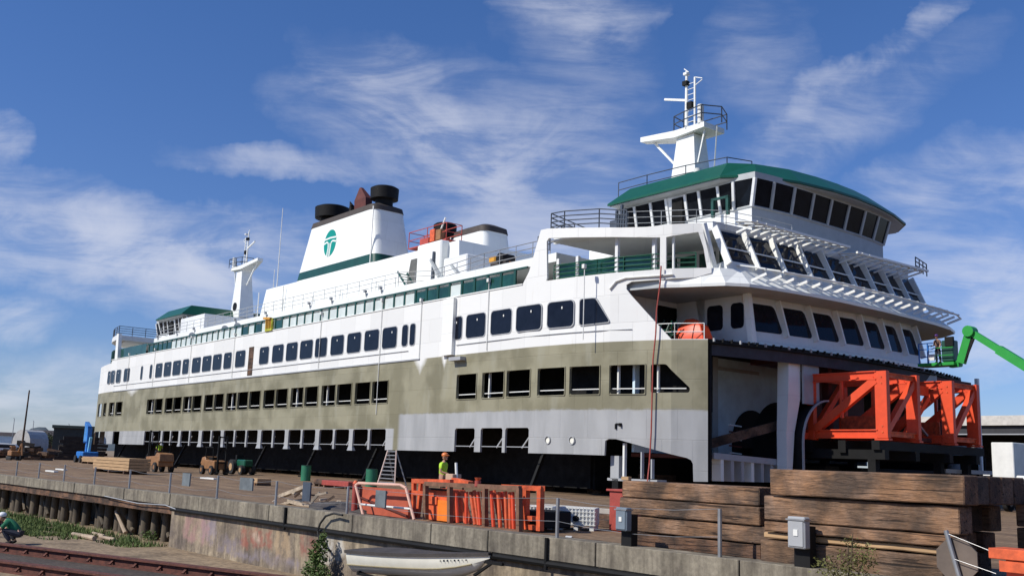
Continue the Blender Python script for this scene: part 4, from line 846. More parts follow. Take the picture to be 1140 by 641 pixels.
concd = wall_mat('dark_wet_concrete', (.05, .045, .04), (.11, .095, .08))
qw = thing('quay_wall', 'weathered concrete quay wall with faded red and white graffiti and a stained coping', 'wall', 0, 0, 0)
ws = [-300, -60, -20, 4.75]
m = MB(); m.loft([[(s, edge(s)+.12, -2.2) , (s, edge(s)+.12, -.47), (s, edge(s)+.9, -.47), (s, edge(s)+.9, -2.2)] for s in ws]); m.build('wall_face', wallm, qw)
js = [4.75, 1.9, -4.0, -9.5, -13.6, -16.1, -20.0, -24.1, -27.5, -33, -40, -60, -120, -300]
for a, b in zip(js, js[1:]):
    a -= .02; b += .02
    m = MB(); m.loft([[(s, edge(s), -.48), (s, edge(s), .06), (s, edge(s)+.55, .06), (s, edge(s)+.55, -.48)] for s in (a, b)]); m.build('coping_block', conc, qw, bevel=.015)
m = MB(); m.path([(s, edge(s)-.02, -.56) for s in (4.5, -2, -8, -14, -20, -25, -40, -60)], .075, n=8); m.build('pipe', black, qw)
m = MB(); m.path([(s, edge(s)-.06, z) for s, z in ((12, -.38), (8, -.5), (5, -.42), (3.4, -.58), (1.9, -.55))], .022); m.build('cable', palegrey, qw)
for s in (-5.3, -18.4): 
    m = MB(); m.tube((s, edge(s)-.05, .05), (s, edge(s)-.05, -.7), .05); m.build('drain_pipe', black, qw)
# hanging hose loop
x0 = gu(386, 572, -24.5)[0]
m = MB(); pts = [(x0-.1-.9*math.sin(R(t)) * .9, edge(x0)-.12, -.75+.75*math.cos(R(t))) for t in range(0, 0)]
hp = [(gu(x, y, -24.5)[0], edge(-7)-.14, gu(x, y, -24.5)[2]) for x, y in ((392, 573), (382, 571), (373, 574), (367, 582), (364, 590), (366, 600), (371, 608), (379, 613))]
solo(m.path(hp, .035).build('hose', rubber), 'black rubber hose hanging in a loop over the quay wall beside the vine', 'hose', 0, 0, 0)
# ---- pier on timber piles left of the wall
pr = thing('pier', 'timber pile pier with a concrete edge beam at the left end of the quay', 'pier', 0, 0, 0)
for a, b in ((4.8, 9.8), (9.9, 16.4), (16.5, 30), (30.1, 90), (90.1, 259)):
    m = MB(); m.loft([[(s, edge(s), -.42), (s, edge(s), .06), (s, edge(s)+.5, .06), (s, edge(s)+.5, -.42)] for s in (a, b)]); m.build('coping_block', conc, pr, bevel=.015)
m = MB(); m.loft([[(s, edge(s)+.12, -.78), (s, edge(s)+.12, -.42), (s, edge(s)+.6, -.42), (s, edge(s)+.6, -.78)] for s in (4.75, 30, 259)]); m.build('fender_beam', timber_old, pr)
m = MB(); m.loft([[(s, edge(s)+3.2, -2.2), (s, edge(s)+3.2, -.1), (s, edge(s)+3.5, -.1), (s, edge(s)+3.5, -2.2)] for s in (4.75, 30, 259)]); m.build('back_wall', concd, pr)
pilem = M('creosoted_pile', (.03, .025, .02), .9, var=.4, scale=1.2, rgb2=(.16, .125, .085), stretch=(1, 1, .5), bump=.4)
for k in range(60):
    s = 6.2+k*1.02+random.uniform(-.15, .15)
    if k > 34: s = 42+(k-34)*2.2
    m = MB(); u = edge(s)+1.1+random.uniform(-.2, .3); r = random.uniform(.19, .25); m.tube((s, u, -2.15), (s+random.uniform(-.05, .05), u, -.75), r*1.06, r*.95, n=10); m.build('pile', pilem, pr, smooth=True)
for k in range(9):
    s = 6.5+k*4.1+random.random(); m = MB(); m.tube((s, edge(s)+1.0, -1.9), (s+random.uniform(1, 2.4), edge(s)+1.0, -.8), .09); m.build('brace', pilem, pr)
# ---- railing along the quay edge
fe = thing('quay_fence', 'low fence of grey steel posts and slack wires along the quay edge', 'fence', 0, 0, 0)
fp = [(17, 514, 537), (42, 517, 539), (70, 519, 542), (104, 521, 545), (143, 526, 549), (188, 528, 553), (241, 529, 556), (306.5, 536, 563), (386, 545, 573), (-9, 512, 534), (620, 554, 601), (801.5, 566, 624)]
tops = []
for x, y0, y1 in sorted(fp):
    s, u, z = gu(x, y1, -24.9); s = gz(x, y1)[0]; u = edge(s)+.12
    s = gu(x, y1, u)[0]; zt = min(1.25, max(.9, gu(x, y0, u)[2])); tops.append((s, u, zt))
    m = MB(); m.tube((s, u, .0), (s, u, zt), .045, n=8); m.build('post', galv, fe)
for a, b in zip(tops, tops[1:]):
    for h in (1, .45):
        m = MB(); pts = [(a[0]+(b[0]-a[0])*t, a[1]+(b[1]-a[1])*t, h*(a[2]+(b[2]-a[2])*t)-.12*4*t*(1-t)) for t in (0, .25, .5, .75, 1)]; m.path(pts, .006, n=5); m.build('wire', galv, fe)
for (x0_, x1_, y0, y1, lab) in ((204, 211, 526, 541, 'small grey metal plate on the fence wires, leftmost, above bare deck'), (268, 281, 531, 546, 'wide grey metal plate on the fence wires in front of the green machine'), (338, 345, 536, 558, 'tall narrow blue-grey plate on the fence in front of the scrap heap'), (419, 429, 545, 565, 'grey plate hanging on the bent-tube gate')):
    sA, _, zA = gu(x0_, y0, edge(0)+.05); sB, _, zB = gu(x1_, y1, edge(0)+.05)
    uu = edge((sA+sB)/2)+.05; sA, _, zA = gu(x0_, y0, uu); sB, _, zB = gu(x1_, y1, uu)
    m = MB(); m.box(sB, sA, uu-.02, uu+.03, zB, zA); m.box(sB-.02, sA+.02, uu+.03, uu+.05, zA-.08, zA-.04)
    solo(m.build('sign_back', steelblue if x0_ == 338 else M('dull_plate', (.13, .15, .16), .6, var=.3)), lab, 'sign', 0, 0, 0, group='plates hung on the quay fence')
# meter boxes
for (x0_, x1_, y0, y1, lab, mt_) in ((688, 700, 564, 591, 'blue-grey electric box on the quay edge in front of the left timber stack', M('blue_grey_box', (.16, .20, .24), .5)), (879, 899, 574, 611, 'pale grey electric meter box on the quay edge before the right timber stack', palegrey)):
    uu = edge(-22)-.02; sA, _, zA = gu(x0_, y0, uu); sB, _, zB = gu(x1_, y1, uu); s = (sA+sB)/2; hw = abs(sA-sB)/2
    b = thing('meter_box', lab, 'electric box', s, uu, zB, group='electric boxes on the quay edge'); h = zA-zB
    MB().box(-hw, hw, -.08, .10, 0, h).build('housing', mt_, b, bevel=.02); MB().box(-hw*.85, hw*.85, -.10, -.08, h*.06, h*.86).build('cover', mt_, b, bevel=.01); MB().box(-hw*1.08, hw*1.08, -.11, .12, h*.88, h*.93).build('band', galv, b); MB().box(-hw*.9, hw*.9, .10, .3, -zB-.05, h*.7).build('back_post', black, b); MB().box(-hw*.3, hw*.2, -.115, -.10, h*.4, h*.6).build('label', plastic, b)
# ---- timber stacks
def timb(x0_, x1_, y0a, y1a, u, dep, lab, mat_=None, zr=None, grp='heavy timbers of the left stack', bev=.02):
    uu = u; sA = gu(x0_, (y0a+y1a)/2, uu)[0]; sB = gu(x1_, (y0a+y1a)/2, uu)[0]; z1, z0 = zr
    cs = (sA+sB)/2; h = abs(sA-sB)/2
    m = MB(); H_ = z1-z0; m.loft([[(a_, random.uniform(-.012, .012), random.uniform(0, .012)), (a_, dep, 0), (a_, dep, H_), (a_, random.uniform(-.012, .012), H_-random.uniform(0, .014))] for a_ in [-h+2*h*k_/9+(random.uniform(-.03, .03) if k_ in (0, 9) else 0) for k_ in range(10)]])
    o = m.build('timber', mat_ or timber, bevel=bev); solo(o, lab, 'timber', cs, uu, z0, rot=random.uniform(-.006, .006), group=grp); return o
zr1 = [(1.49, 1.10), (1.085, .70), (.685, .33), (.31, 0)]
timb(692, 846, 533, 553, -23.3, .45, 'front timber in the top row of the left stack, with a pale block on it', zr=zr1[0])
timb(688, 845, 553, 577, -23.35, .45, 'front timber in the second row of the left stack, knotted near its left end', zr=zr1[1])
timb(709, 880, 577, 600, -23.3, .45, 'front timber of the third row of the left stack, reddish and split', zr=zr1[2])
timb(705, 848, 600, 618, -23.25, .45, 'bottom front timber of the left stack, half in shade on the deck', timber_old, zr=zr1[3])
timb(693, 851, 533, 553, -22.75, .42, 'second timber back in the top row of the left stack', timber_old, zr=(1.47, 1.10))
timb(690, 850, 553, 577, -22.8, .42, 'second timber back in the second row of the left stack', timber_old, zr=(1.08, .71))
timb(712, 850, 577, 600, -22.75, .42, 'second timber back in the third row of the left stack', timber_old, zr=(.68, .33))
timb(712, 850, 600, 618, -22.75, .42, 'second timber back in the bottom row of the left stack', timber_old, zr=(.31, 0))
m = MB(); m.box(-.12, .12, 0, .12, 0, .09); solo(m.build('wood_block', lumber, bevel=.01), 'small pale wood block on the left end of the left timber stack', 'block', gu(697, 533, -23.2)[0], -23.25, 1.49)
GR = 'heavy timbers of the right stack'
zr2 = [(1.87, 1.36), (1.345, .86), (.845, .50), (.48, .02)]
timb(857, 1072, 523, 548, -23.95, .5, 'front timber of the top row of the right stack, longest and dark brown', zr=zr2[0], grp=GR)
timb(852, 1068, 548, 575, -23.85, .45, 'front timber in the second row of the right stack, with a chamfered right end', zr=zr2[1], grp=GR)
timb(850, 1060, 575, 592, -23.9, .45, 'front timber of the third row of the right stack, thin and split along its length', zr=(.845, .64), grp=GR)
timb(849, 1056, 592, 600, -23.8, .45, 'pale packing plank in the right stack below its split timber', lumber, zr=(.625, .50), grp=GR)
timb(848, 1050, 600, 628, -23.85, .45, 'front timber of the bottom row of the right stack, orange brown', zr=zr2[3], grp=GR)
for r_, (z1, z0, x1_) in enumerate(((1.86, 1.37, 1073), (1.34, .87, 1066), (.84, .50, 1058), (.48, .02, 1052))):
    rn = ('top', 'second', 'third', 'bottom')[r_]
    for k, kn in enumerate(('second timber back', 'third timber back', 'fourth timber back', 'fifth timber back')):
        sh = (0 if r_ == 0 else .35+.25*((k*5+r_*3) % 3)*.5)
        sB = gu(x1_, 560, -23.9)[0]+sh+(0 if k else 0); sA = gu(856, 560, -23.9)[0]
        cs = (sA+sB)/2; h = abs(sA-sB)/2
        o = MB().box(-h, h, 0, .44, 0, z1-z0).build('timber', timber if (k+r_) % 2 == 0 else timber_old, bevel=.02)
        solo(o, '%s in the %s row of the right stack' % (kn, rn), 'timber', cs, -23.42+k*.46, z0, group=GR)
# the stack further right, cut by the frame
for k, (z1, z0) in enumerate(((1.45, .98), (.96, .5), (.48, 0))):
    o = MB().box(-4, 0, 0, .5, 0, z1-z0).build('timber', timber, bevel=.02)
    solo(o, ('top', 'middle', 'bottom')[k]+' timber of the short stack at the far right behind the orange bracket', 'timber', gu(1130, 560, -21.6)[0], -21.6, z0, group='heavy timbers of the far right stack')
# low timber row on the left quay
# ---- leaning post with the back of an octagonal sign
uu = -24.5
sg = thing('octagonal_sign', 'back of a brown octagonal sign on a leaning post before the right timbers', 'sign', 0, 0, 0)
c = gu(1063, 623, uu); r = .37
pts = [(c[0]+r*math.cos(R(22.5+45*k)), c[2]+r*math.sin(R(22.5+45*k))) for k in range(8)]
MB().prism_u(pts, uu+.06, uu+.09).build('sign_plate', M('rusty_plate', (.13, .10, .08), .7, var=.3), sg)
a = gu(1053, 590, uu); b = gu(1072, 656, uu); MB().tube((a[0], uu, a[2]), (b[0], uu, b[2]), .04).build('post', galv, sg)
for (xa, ya, xb, yb) in ((1057, 594, 1104, 613), (1064, 622, 1110, 638)):
    p = gu(xa, ya, uu); q = gu(xb, yb, uu); MB().tube((p[0], uu-.03, p[2]), (q[0], uu-.03, q[2]), .006).build('wire', galv, sg)
# orange bracket, bottom right
p = gu(1100, 612, -24.9); br = thing('steel_bracket', 'bright orange steel bracket at the bottom right before the timbers', 'bracket', p[0], -24.9, p[2])
MB().box(-2.5, 0, 0, .5, -.12, .04).build('top_flange', orange2, br, bevel=.01); MB().box(-2.5, -.22, .1, .4, -1.6, -.12).build('web', orange, br); MB().box(-2.5, -.15, .02, .08, -.3, -.14).build('bolt_strip', orange2, br)

# ================================================================== WORK GEAR ON THE QUAY
def place(x, y): return gz(x, y)
# bent-tube gate and maroon panel
s0 = gu(406, 578, -24.0)[0]; s1 = gu(461, 578, -24.0)[0]; uu = -23.9
gt = thing('tube_gate', 'pinkish bent-tube gate standing at the quay edge before a maroon panel', 'gate', 0, 0, 0)
P4 = [(gu(x, y, uu)[0], uu, gu(x, y, uu)[2]) for x, y in ((405, 576), (396, 540), (399, 537.5), (446, 539.5), (452, 543), (461, 578))]
MB().path(P4, .045, n=8).build('tube', M('pinkish_white_paint', (.70, .42, .32), .5), gt, smooth=True)
a = gu(402, 561, uu); b = gu(457, 566, uu); MB().tube((a[0], uu, a[2]), (b[0], uu, b[2]), .035).build('crossbar', plastic, gt)
a = gu(405, 541, -23.4); b = gu(452, 570, -23.4); a = gu(401, 541, -23.4); b = gu(455, 570, -23.4); mp_ = thing('primed_sheet', 'maroon primed steel panel leaning behind the bent-tube gate', 'panel', 0, 0, 0)
MB().box(b[0], a[0], -23.42, -23.34, .02, a[2]).build('plate', M('maroon_primer', (.42, .085, .04), .7, var=.25), mp_); MB().bar((b[0], -23.46, .1), (a[0], -23.46, .55), .05).build('stiffener', maroon, mp_)
a = gu(397, 538, -23.6)
bl = thing('bollard', 'red painted pipe bollard at the left end of the bent-tube gate', 'bollard', a[0]+.05, -23.6, 0); MB().tube((0, 0, 0), (0, 0, a[2]+.02), .10, n=14).build('pipe', redp, bl, smooth=True); MB().tube((0, 0, a[2]), (0, 0, a[2]+.1), .11, .05, n=14).build('cap', orange2, bl, smooth=True)
# racks
def bars(name, mat_, par, segs, w=.08):
    for p, q in segs: MB().bar(p, q, w).build(name, mat_, par)
browned = M('weathered_brown_frame', (.17, .085, .05), .8, var=.35, scale=4)
def px(x, y, u): q = gu(x, y, u); return (q[0], u, q[2])
u1 = -23.4
rk = thing('stake_rack', 'weathered red steel rack holding a row of upright orange-red stakes', 'rack', 0, 0, 0)
bars('frame_beam', browned, rk, [(px(474, 538, u1), px(579, 543, u1)), (px(474, 538, u1+1.1), px(579, 543, u1+1.1)), (px(501, 584, u1), px(579, 592, u1))], .12)
bars('frame_post', browned, rk, [(px(474, 538, u1), px(474, 578, u1)), (px(501, 539, u1), px(501, 585, u1)), (px(540, 541, u1), px(540, 590, u1)), (px(578, 543, u1), px(578, 594, u1))], .13)
for k in range(17):
    x = 507+k*4.3+random.uniform(-1, 1)
    if abs(x-540) < 3: continue
    p = px(x, 545.5+random.uniform(0, 2), u1+.12+.25*random.random()); q = px(x+random.uniform(-2, 2), 587+random.uniform(-2, 2)+(x-507)*.06, u1+.12)
    MB().tube(p, (q[0], p[1], max(.05, q[2])), .055, n=8).build('stake', orange2 if k % 3 else orange, rk, smooth=True)
cb = thing('orange_cabinet', 'bright orange sheet steel cabinet between the rack posts on the quay', 'cabinet', 0, 0, 0)
a = px(476, 543, u1+.3); b = px(499, 585, u1+.3); MB().box(b[0], a[0], u1+.3, u1+.9, 0.02, a[2]).build('body', orange2, cb, bevel=.02)
a = px(477, 552, u1+.28); b = px(486, 575, u1+.28); MB().box(b[0], a[0], u1+.25, u1+.3, .5, a[2]).build('door', orange2, cb)
a = px(489, 556, u1+.27); b = px(499, 584, u1+.27); MB().box(b[0], a[0], u1+.22, u1+.29, .04, a[2]).build('front_panel', M('fresh_orange', (.80, .20, .02), .5), cb); MB().box(b[0]-.02, a[0]+.7, u1+.2, u1+.29, .92, .98).build('band', black, cb)
rb = thing('red_trestle', 'tall orange-red steel trestle at the left of the rack', 'trestle', 0, 0, 0); u2 = -22.6
bars('leg', orange2, rb, [(px(461, 535, u2), (px(461, 560, u2)[0], u2, .0)), (px(469, 537, u2), (px(466, 560, u2)[0], u2, .0)), (px(500, 536, u2), (px(500, 560, u2)[0], u2, 0))], .12)
bars('top_beam', orange2, rb, [(px(460, 535, u2), px(503, 536, u2)), (px(460, 535, u2+1), px(503, 536, u2+1)), (px(461, 548, u2), px(502, 551, u2))], .14)
MB().bar(px(505, 535, u2+.5), px(524, 539, u2+.5), .2).build('beam', orange2, rb)
rc = thing('square_trestle', 'open orange square frame at the right end of the stake rack', 'frame', 0, 0, 0); u3 = -22.9
bars('post', orange2, rc, [(px(602, 544, u3), (px(602, 560, u3)[0], u3, .05)), (px(586, 545, u3), (px(586, 560, u3)[0], u3, .05)), (px(602, 544, u3+1.4), (px(602, 544, u3+1.4)[0], u3+1.4, .05))], .15)
bars('rail', orange2, rc, [(px(560, 541.5, u3), px(604, 543.5, u3)), (px(604, 543.5, u3), px(604, 543, u3+1.4)), ((px(580, 560, u3)[0], u3, .35), (px(602, 560, u3)[0], u3, .35)), ((px(580, 560, u3)[0], u3, .12), (px(602, 560, u3)[0], u3, .12))], .13)
MB().box(px(600, 560, u3)[0], px(570, 560, u3)[0], u3+.2, u3+1.2, .1, .55).build('drive_unit', black, rc, bevel=.03)
a = px(532, 535, u1); v = thing('valve_post', 'short red post with a round head on top of the rack', 'post', a[0], u1, a[2]-.15); MB().tube((0, 0, 0), (0, 0, .16), .09, n=12).build('stem', redp, v, smooth=True); MB().tube((0, 0, .16), (0, 0, .24), .06, .10, n=12).build('head', orange2, v, smooth=True)
# stacked white crates
def crate(sx, uy, lab):
    t = thing('plastic_crate', lab, 'crate', sx, uy, 0, rot=R(38), group='white plastic crates on the quay'); Wd, Dp, H = .54, .9, .62
    MB().box(-Wd, Wd, 0, Dp, .12, H).build('box', plastic, t, bevel=.02)
    m = MB()
    for k in range(11): a = -Wd+.02+k*(2*Wd-.04)/10; m.bar((a, -.03, .14), (a, -.03, H), .022)
    for z in (.16, .28, .40, .52, .63): m.bar((-Wd-.02, -.035, z), (Wd+.02, -.035, z), .02)
    m.build('cage', plastic, t); MB().tube((0, -.06, .33), (0, .0, .33), .09, n=12).build('outlet', black, t)
    for a in (-.45, 0, .45): MB().box(a-.06, a+.06, .0, Dp, 0, .12).build('foot', plastic, t)
    return t
q = gz(638, 590); crate(q[0], q[1]+.1, 'caged white plastic tank crate right of the rack, the rightmost'); crate(q[0]+.9, q[1]-.7, 'white plastic tank crate partly behind the orange frame, left of the other'); 
q = gz(681, 592)
rbn = thing('red_bin', 'brick red steel bin standing at the left end of the timber stack', 'bin', q[0], q[1]+.2, 0)
H = 1.12; MB().box(-.30, .32, 0, .7, .04, H).build('body', redp, rbn, bevel=.015); MB().box(-.40, .40, -.06, .76, H, H+.06).build('lid', redp, rbn, bevel=.01); MB().box(-.2, .28, 0.05, .6, 0, .04).build('skid', orange2, rbn)
a = gz(217+0, 0) if False else None
q = gz(656, 600); m = MB(); m.bar((0, 0, .02), (.5, .5, .02), .16, .02); solo(m.build('board_offcut', plastic), 'short white board lying on the deck in front of the white crates', 'board', gz(632, 600)[0], gz(632, 600)[1], .01)
# long grey kerb pipes and planks behind the crates
for k, (y, mt_) in enumerate(((571, plastic), (577, timber_old), (583, timber_old))):
    q = gz(640, y+4); m = MB(); m.box(-6, 6, 0, .3, 0, .22); solo(m.build('long_beam', M('grey_beam_%d' % k, (.34, .31, .27), .8) if k == 0 else timber_old, bevel=.02), ('pale', 'brown', 'dark brown')[k]+' long beam lying on the deck behind the white crates', 'beam', q[0]-1, q[1]+2.5-k*.7, 0, group='long beams on the deck')
# step ladder against the side
ld_ = thing('step_ladder', 'aluminium step ladder standing open under the lower edge of the ferry side', 'ladder', 0, 0, 0); uL = -2.6
A = px(432, 501, uL); B = px(441, 501, uL); zb = 0
c0 = (gu(427, 540, uL)[0], uL-.5, 0); c1 = (gu(446, 540, uL)[0], uL-.5, 0); c2 = (gu(436, 538, uL)[0]+.2, uL+.6, 0)
for p, q in ((A, c0), (B, c1)): MB().bar(p, q, .09).build('rail', M('ladder_metal', (.55, .42, .36), .5), ld_)
MB().bar(A, (c0[0]-.35, uL+.7, 0), .08).build('rear_rail', galv, ld_); MB().bar(B, (c1[0]+.35, uL+.7, 0), .08).build('rear_rail', galv, ld_)
for k in range(9):
    t = (k+.3)/9; p = Vector(A).lerp(Vector(c0), t); q = Vector(B).lerp(Vector(c1), t); MB().bar(p, q, .07).build('rung', galv, ld_)
# drums
for x, y0, y1, lab in ((340, 518, 534, 'green steel drum standing by the scrap heap'), (413, 522, 541, 'green drum in the shade behind the bent-tube gate')):
    q = gz(x, y1+1); dd = math.dist((CAM.x, CAM.y), tuple(W(q[0], q[1]))[:2]); h = (y1-y0)/1100*dd
    t = thing('drum', lab, 'drum', q[0], q[1], 0, group='green drums on the quay'); MB().tube((0, 0, 0), (0, 0, h), h*.33, n=20).build('shell', M('drum_green', (.02, .16, .08), .5), t, smooth=True); MB().tube((0, 0, h), (0, 0, h+.03), h*.34, n=20).build('rim', green_d, t); MB().tube((h*.1, 0, h*.5), (h*.1, 0, h*.53), h*.345, n=20).build('hoop', green, t)
# scrap heap
q0 = gz(345, 569)
spec_ = [(313, 552, 342, 541, .16), (322, 557, 352, 566, .14), (318, 560, 338, 556, .12), (336, 548, 348, 560, .1), (345, 560, 356, 548, .12), (352, 551, 364, 548, .09), (326, 550, 333, 545, .1), (372, 566, 378, 558, .12), (299, 562, 307, 557, .12), (356, 556, 364, 555, .08)]
words = ['longest pale plank propped up at the left of the scrap heap', 'split plank lying across the front of the scrap heap', 'short plank under the propped one in the scrap heap', 'stub of plank standing in the middle of the scrap heap', 'plank leaning beside the blue-grey plate in the scrap heap', 'thin lath on the right shoulder of the scrap heap', 'offcut resting high on the propped plank of the scrap heap', 'bent plank at the right end of the scrap heap', 'curved plank on the deck at the left end of the scrap heap', 'white lath lying on the dark sheet of the scrap heap']
for k, (xa, ya, xb, yb, w) in enumerate(spec_):
    us = -23.4+.15*(k % 3)
    p = px(xa, ya, us); q = px(xb, yb, us+.25); m = MB(); m.bar(p, q, w*1.5, w*.8); solo(m.build('plank', bpy.data.materials.get('bleached_plank') or M('bleached_plank', (.42, .34, .25), .85, var=.35, scale=4)), words[k], 'plank', 0, 0, 0, group='planks of the scrap heap')
m = MB()
rg = []
for k, (r_, z) in enumerate(((1, 0), (.93, .1), (.6, .2), (.25, .26))): rg.append([(-6.5+2.2*r_*math.cos(R(t))*(1+.12*math.sin(t*3.1+k)), -23.3+.7*r_*math.sin(R(t)), z*(1+.25*math.sin(t*2.3+k))+.0) for t in range(0, 360, 20)])
m.loft(rg); solo(m.build('plastic_sheet', tarp), 'dark crumpled plastic sheet under the scrap planks', 'sheet', 0, 0, 0)
# long low timber and rubble strip on the deck
for k, (x, y, ln, lab) in enumerate(((372, 543, 3.2, 'reddish brick pallet on the deck right of the scrap heap'), (355, 541, 1.5, 'low dark pallet behind the scrap heap'), (283, 540, .7, 'small brown crate alone on the deck behind the fence'))):
    q = gz(x, y); t = thing('pallet', lab, 'pallet', q[0], q[1], 0, group='pallets on the deck'); MB().box(-ln/2, ln/2, 0, .9, .12, .42).build('load', (redp, timber_old, lumber)[k], t, bevel=.03)
    for a in (-.4, 0, .4): MB().box(a*ln-.06, a*ln+.06, 0, .9, 0, .12).build('runner', timber, t)
# lumber packs by the far end
for x, y, ln, h, lab in ((121, 526, 9.0, .95, 'long pack of fresh boards on bearers near the far end of the ferry'), (98, 516, 6, .6, 'pale board pack behind, near the blue lift')):
    q = gz(x, y); t = thing('lumber_pack', lab, 'lumber', q[0], q[1], 0, group='packs of fresh boards')
    for k in range(4): MB().box(-ln/2, ln/2-random.random()*.6, 0, 1.6, .25+k*h/4, .25+(k+.86)*h/4).build('board_layer', lumber, t)
    for a in (-.4, 0, .4): MB().box(a*ln-.12, a*ln+.12, -.05, 1.65, 0, .25).build('bearer', timber_old, t)
# forklifts
def forklift(x, y, lab, sc=1.0, flip=1, col=tanm):
    q = gz(x, y); t = thing('forklift', lab, 'forklift', q[0], q[1], 0, rot=(0 if flip > 0 else math.pi), group='forklifts working beside the ferry')
    k = sc
    MB().loft([[(-1.3*k, -.6*k, .45*k), (1.5*k, -.6*k, .45*k), (1.5*k, .6*k, .45*k), (-1.3*k, .6*k, .45*k)], [(-1.3*k, -.6*k, 1.15*k), (1.4*k, -.6*k, 1.25*k), (1.4*k, .6*k, 1.25*k), (-1.3*k, .6*k, 1.15*k)]]).build('chassis', col, t, bevel=.05)
    MB().loft([[(.6*k, -.6*k, 1.2*k), (1.65*k, -.6*k, .8*k), (1.65*k, .6*k, .8*k), (.6*k, .6*k, 1.2*k)], [(.8*k, -.55*k, 1.5*k), (1.5*k, -.55*k, 1.4*k), (1.5*k, .55*k, 1.4*k), (.8*k, .55*k, 1.5*k)]]).build('counterweight', col, t, bevel=.05)
    for a in (-.95, 1.0):
        for b in (-.62, .62):
            w = MB(); w.tube((a*k, b*k-.13, .38*k), (a*k, b*k+.13, .38*k), .38*k, n=18); w = w.build('wheel', rubber, t, smooth=True); MB().tube((a*k, b*k-.15, .38*k), (a*k, b*k+.15, .38*k), .18*k, n=12).build('rim', col, w)
    for a, b in ((-.8, -.5), (-.8, .5), (.8, -.5), (.8, .5)): MB().bar((a*k, b*k, 1.15*k), (a*k*.9, b*k, 2.25*k), .07).build('cab_post', black, t)
    MB().box(-.85*k, .85*k, -.6*k, .6*k, 2.22*k, 2.3*k).build('cab_roof', black, t)
    for b in (-.35, .35): MB().bar((-1.45*k, b*k, .1), (-1.45*k, b*k, 3.2*k), .14).build('mast_rail', black, t); MB().bar((-1.5*k, b*k, .2), (-2.6*k, b*k, .2), .12, .05).build('fork', black, t)
    for z in (1.0, 2.1, 3.1): MB().bar((-1.45*k, -.35*k, z*k), (-1.45*k, .35*k, z*k), .1).build('mast_crosspiece', black, t)
    MB().box(-.1*k, .5*k, -.3*k, .3*k, 1.2*k, 1.45*k).build('seat', black, t)
    return q
fq = forklift(176, 525, 'orange-tan forklift with a driver in a lime vest, beside the board pack', 1.12, -1)
forklift(238, 528, 'orange-tan forklift with its tall dark mast raised, right of the other forklift', 1.0, 1)
q = gz(269, 528); gm = thing('green_tractor', 'small bright green tractor in the shade of the ferry', 'tractor', q[0], q[1], 0)
MB().box(-1.3, .4, -.4, .4, .7, 1.3).build('bonnet', green, gm, bevel=.08); MB().box(.3, 1.2, -.5, .5, .8, 1.1).build('platform', green, gm, bevel=.05); MB().box(.6, .9, -.3, .3, 1.1, 1.7).build('seat', black, gm)
for a, b, r_ in ((-1.0, -.5, .42), (-1.0, .5, .42), (.8, -.6, .65), (.8, .6, .65)):
    w = MB().tube((a, b-.15, r_), (a, b+.15, r_), r_, n=18).build('wheel', rubber, gm, smooth=True); MB().tube((a, b-.17, r_), (a, b+.17, r_), r_*.5, n=12).build('rim', lumber, w)
for k, (x, y) in enumerate(((46, 525), (35, 527), (182+0, 540))):
    q = gz(x+20, y-2); m = MB(); m.box(-1.2, 1.2, 0, .3, 0, .1); solo(m.build('white_board', plastic), ('pale board lying on the deck at the far left', 'second pale board on the far left deck, nearer the edge', 'pale sheet lying on the deck before the second forklift')[k], 'board', *((q[0], q[1], 0.01) if k < 2 else (*gz(230, 533)[:2], .01)), group='pale boards on the deck')
# blocks the ferry stands on
for k in range(22):
    s = 7+k*4.7
    t = thing('keel_block', 'stout dark block stack under the ferry', 'block', s, 6.0, 0, group='dark blocks under the ferry'); MB().box(-.7, .7, 0, 2, 0, 1.4).build('timber_crib', timber_old, t); MB().box(-.5, .5, .2, 1.8, 1.4, 2.4 if s > 12 else 1.0+1.4).build('steel_saddle', black, t)
for k in range(9):
    s = 12+k*10.3
    t = thing('side_shore', 'slender dark shore propping the ferry side', 'prop', s, .6, 0, group='dark props under the ferry side'); MB().bar((0, 0, 0), (0, 1.2, 2.6), .22).build('prop', black, t); MB().box(-.3, .3, -.3, .3, 0, .12).build('foot', black, t)
q = gu(672, 522, 1.6); t = thing('grey_stand', 'grey steel stand under the arch in the ferry side', 'stand', 5.6, 1.6, 0)
MB().box(-.55, .15, 0, .6, 1.1, 2.45).build('plate', palegrey, t); MB().box(-1.0, -.85, 0, .2, 1.2, 3.2).build('column', plastic, t); MB().box(-2.4, -2.3, 0, .2, 1.2, 2.7).build('column', palegrey, t); MB().box(-3.2, -3.1, 0, .2, 1.2, 2.3).build('column', palegrey, t); MB().box(-3.6, .4, 0, .8, 1.0, 1.15).build('tread', palegrey, t); MB().box(-.5, 0, 0, .6, 0, 1.1).build('leg', black, t); MB().box(-3.4, -3.0, 0, .6, 0, 1.0).build('leg', black, t)
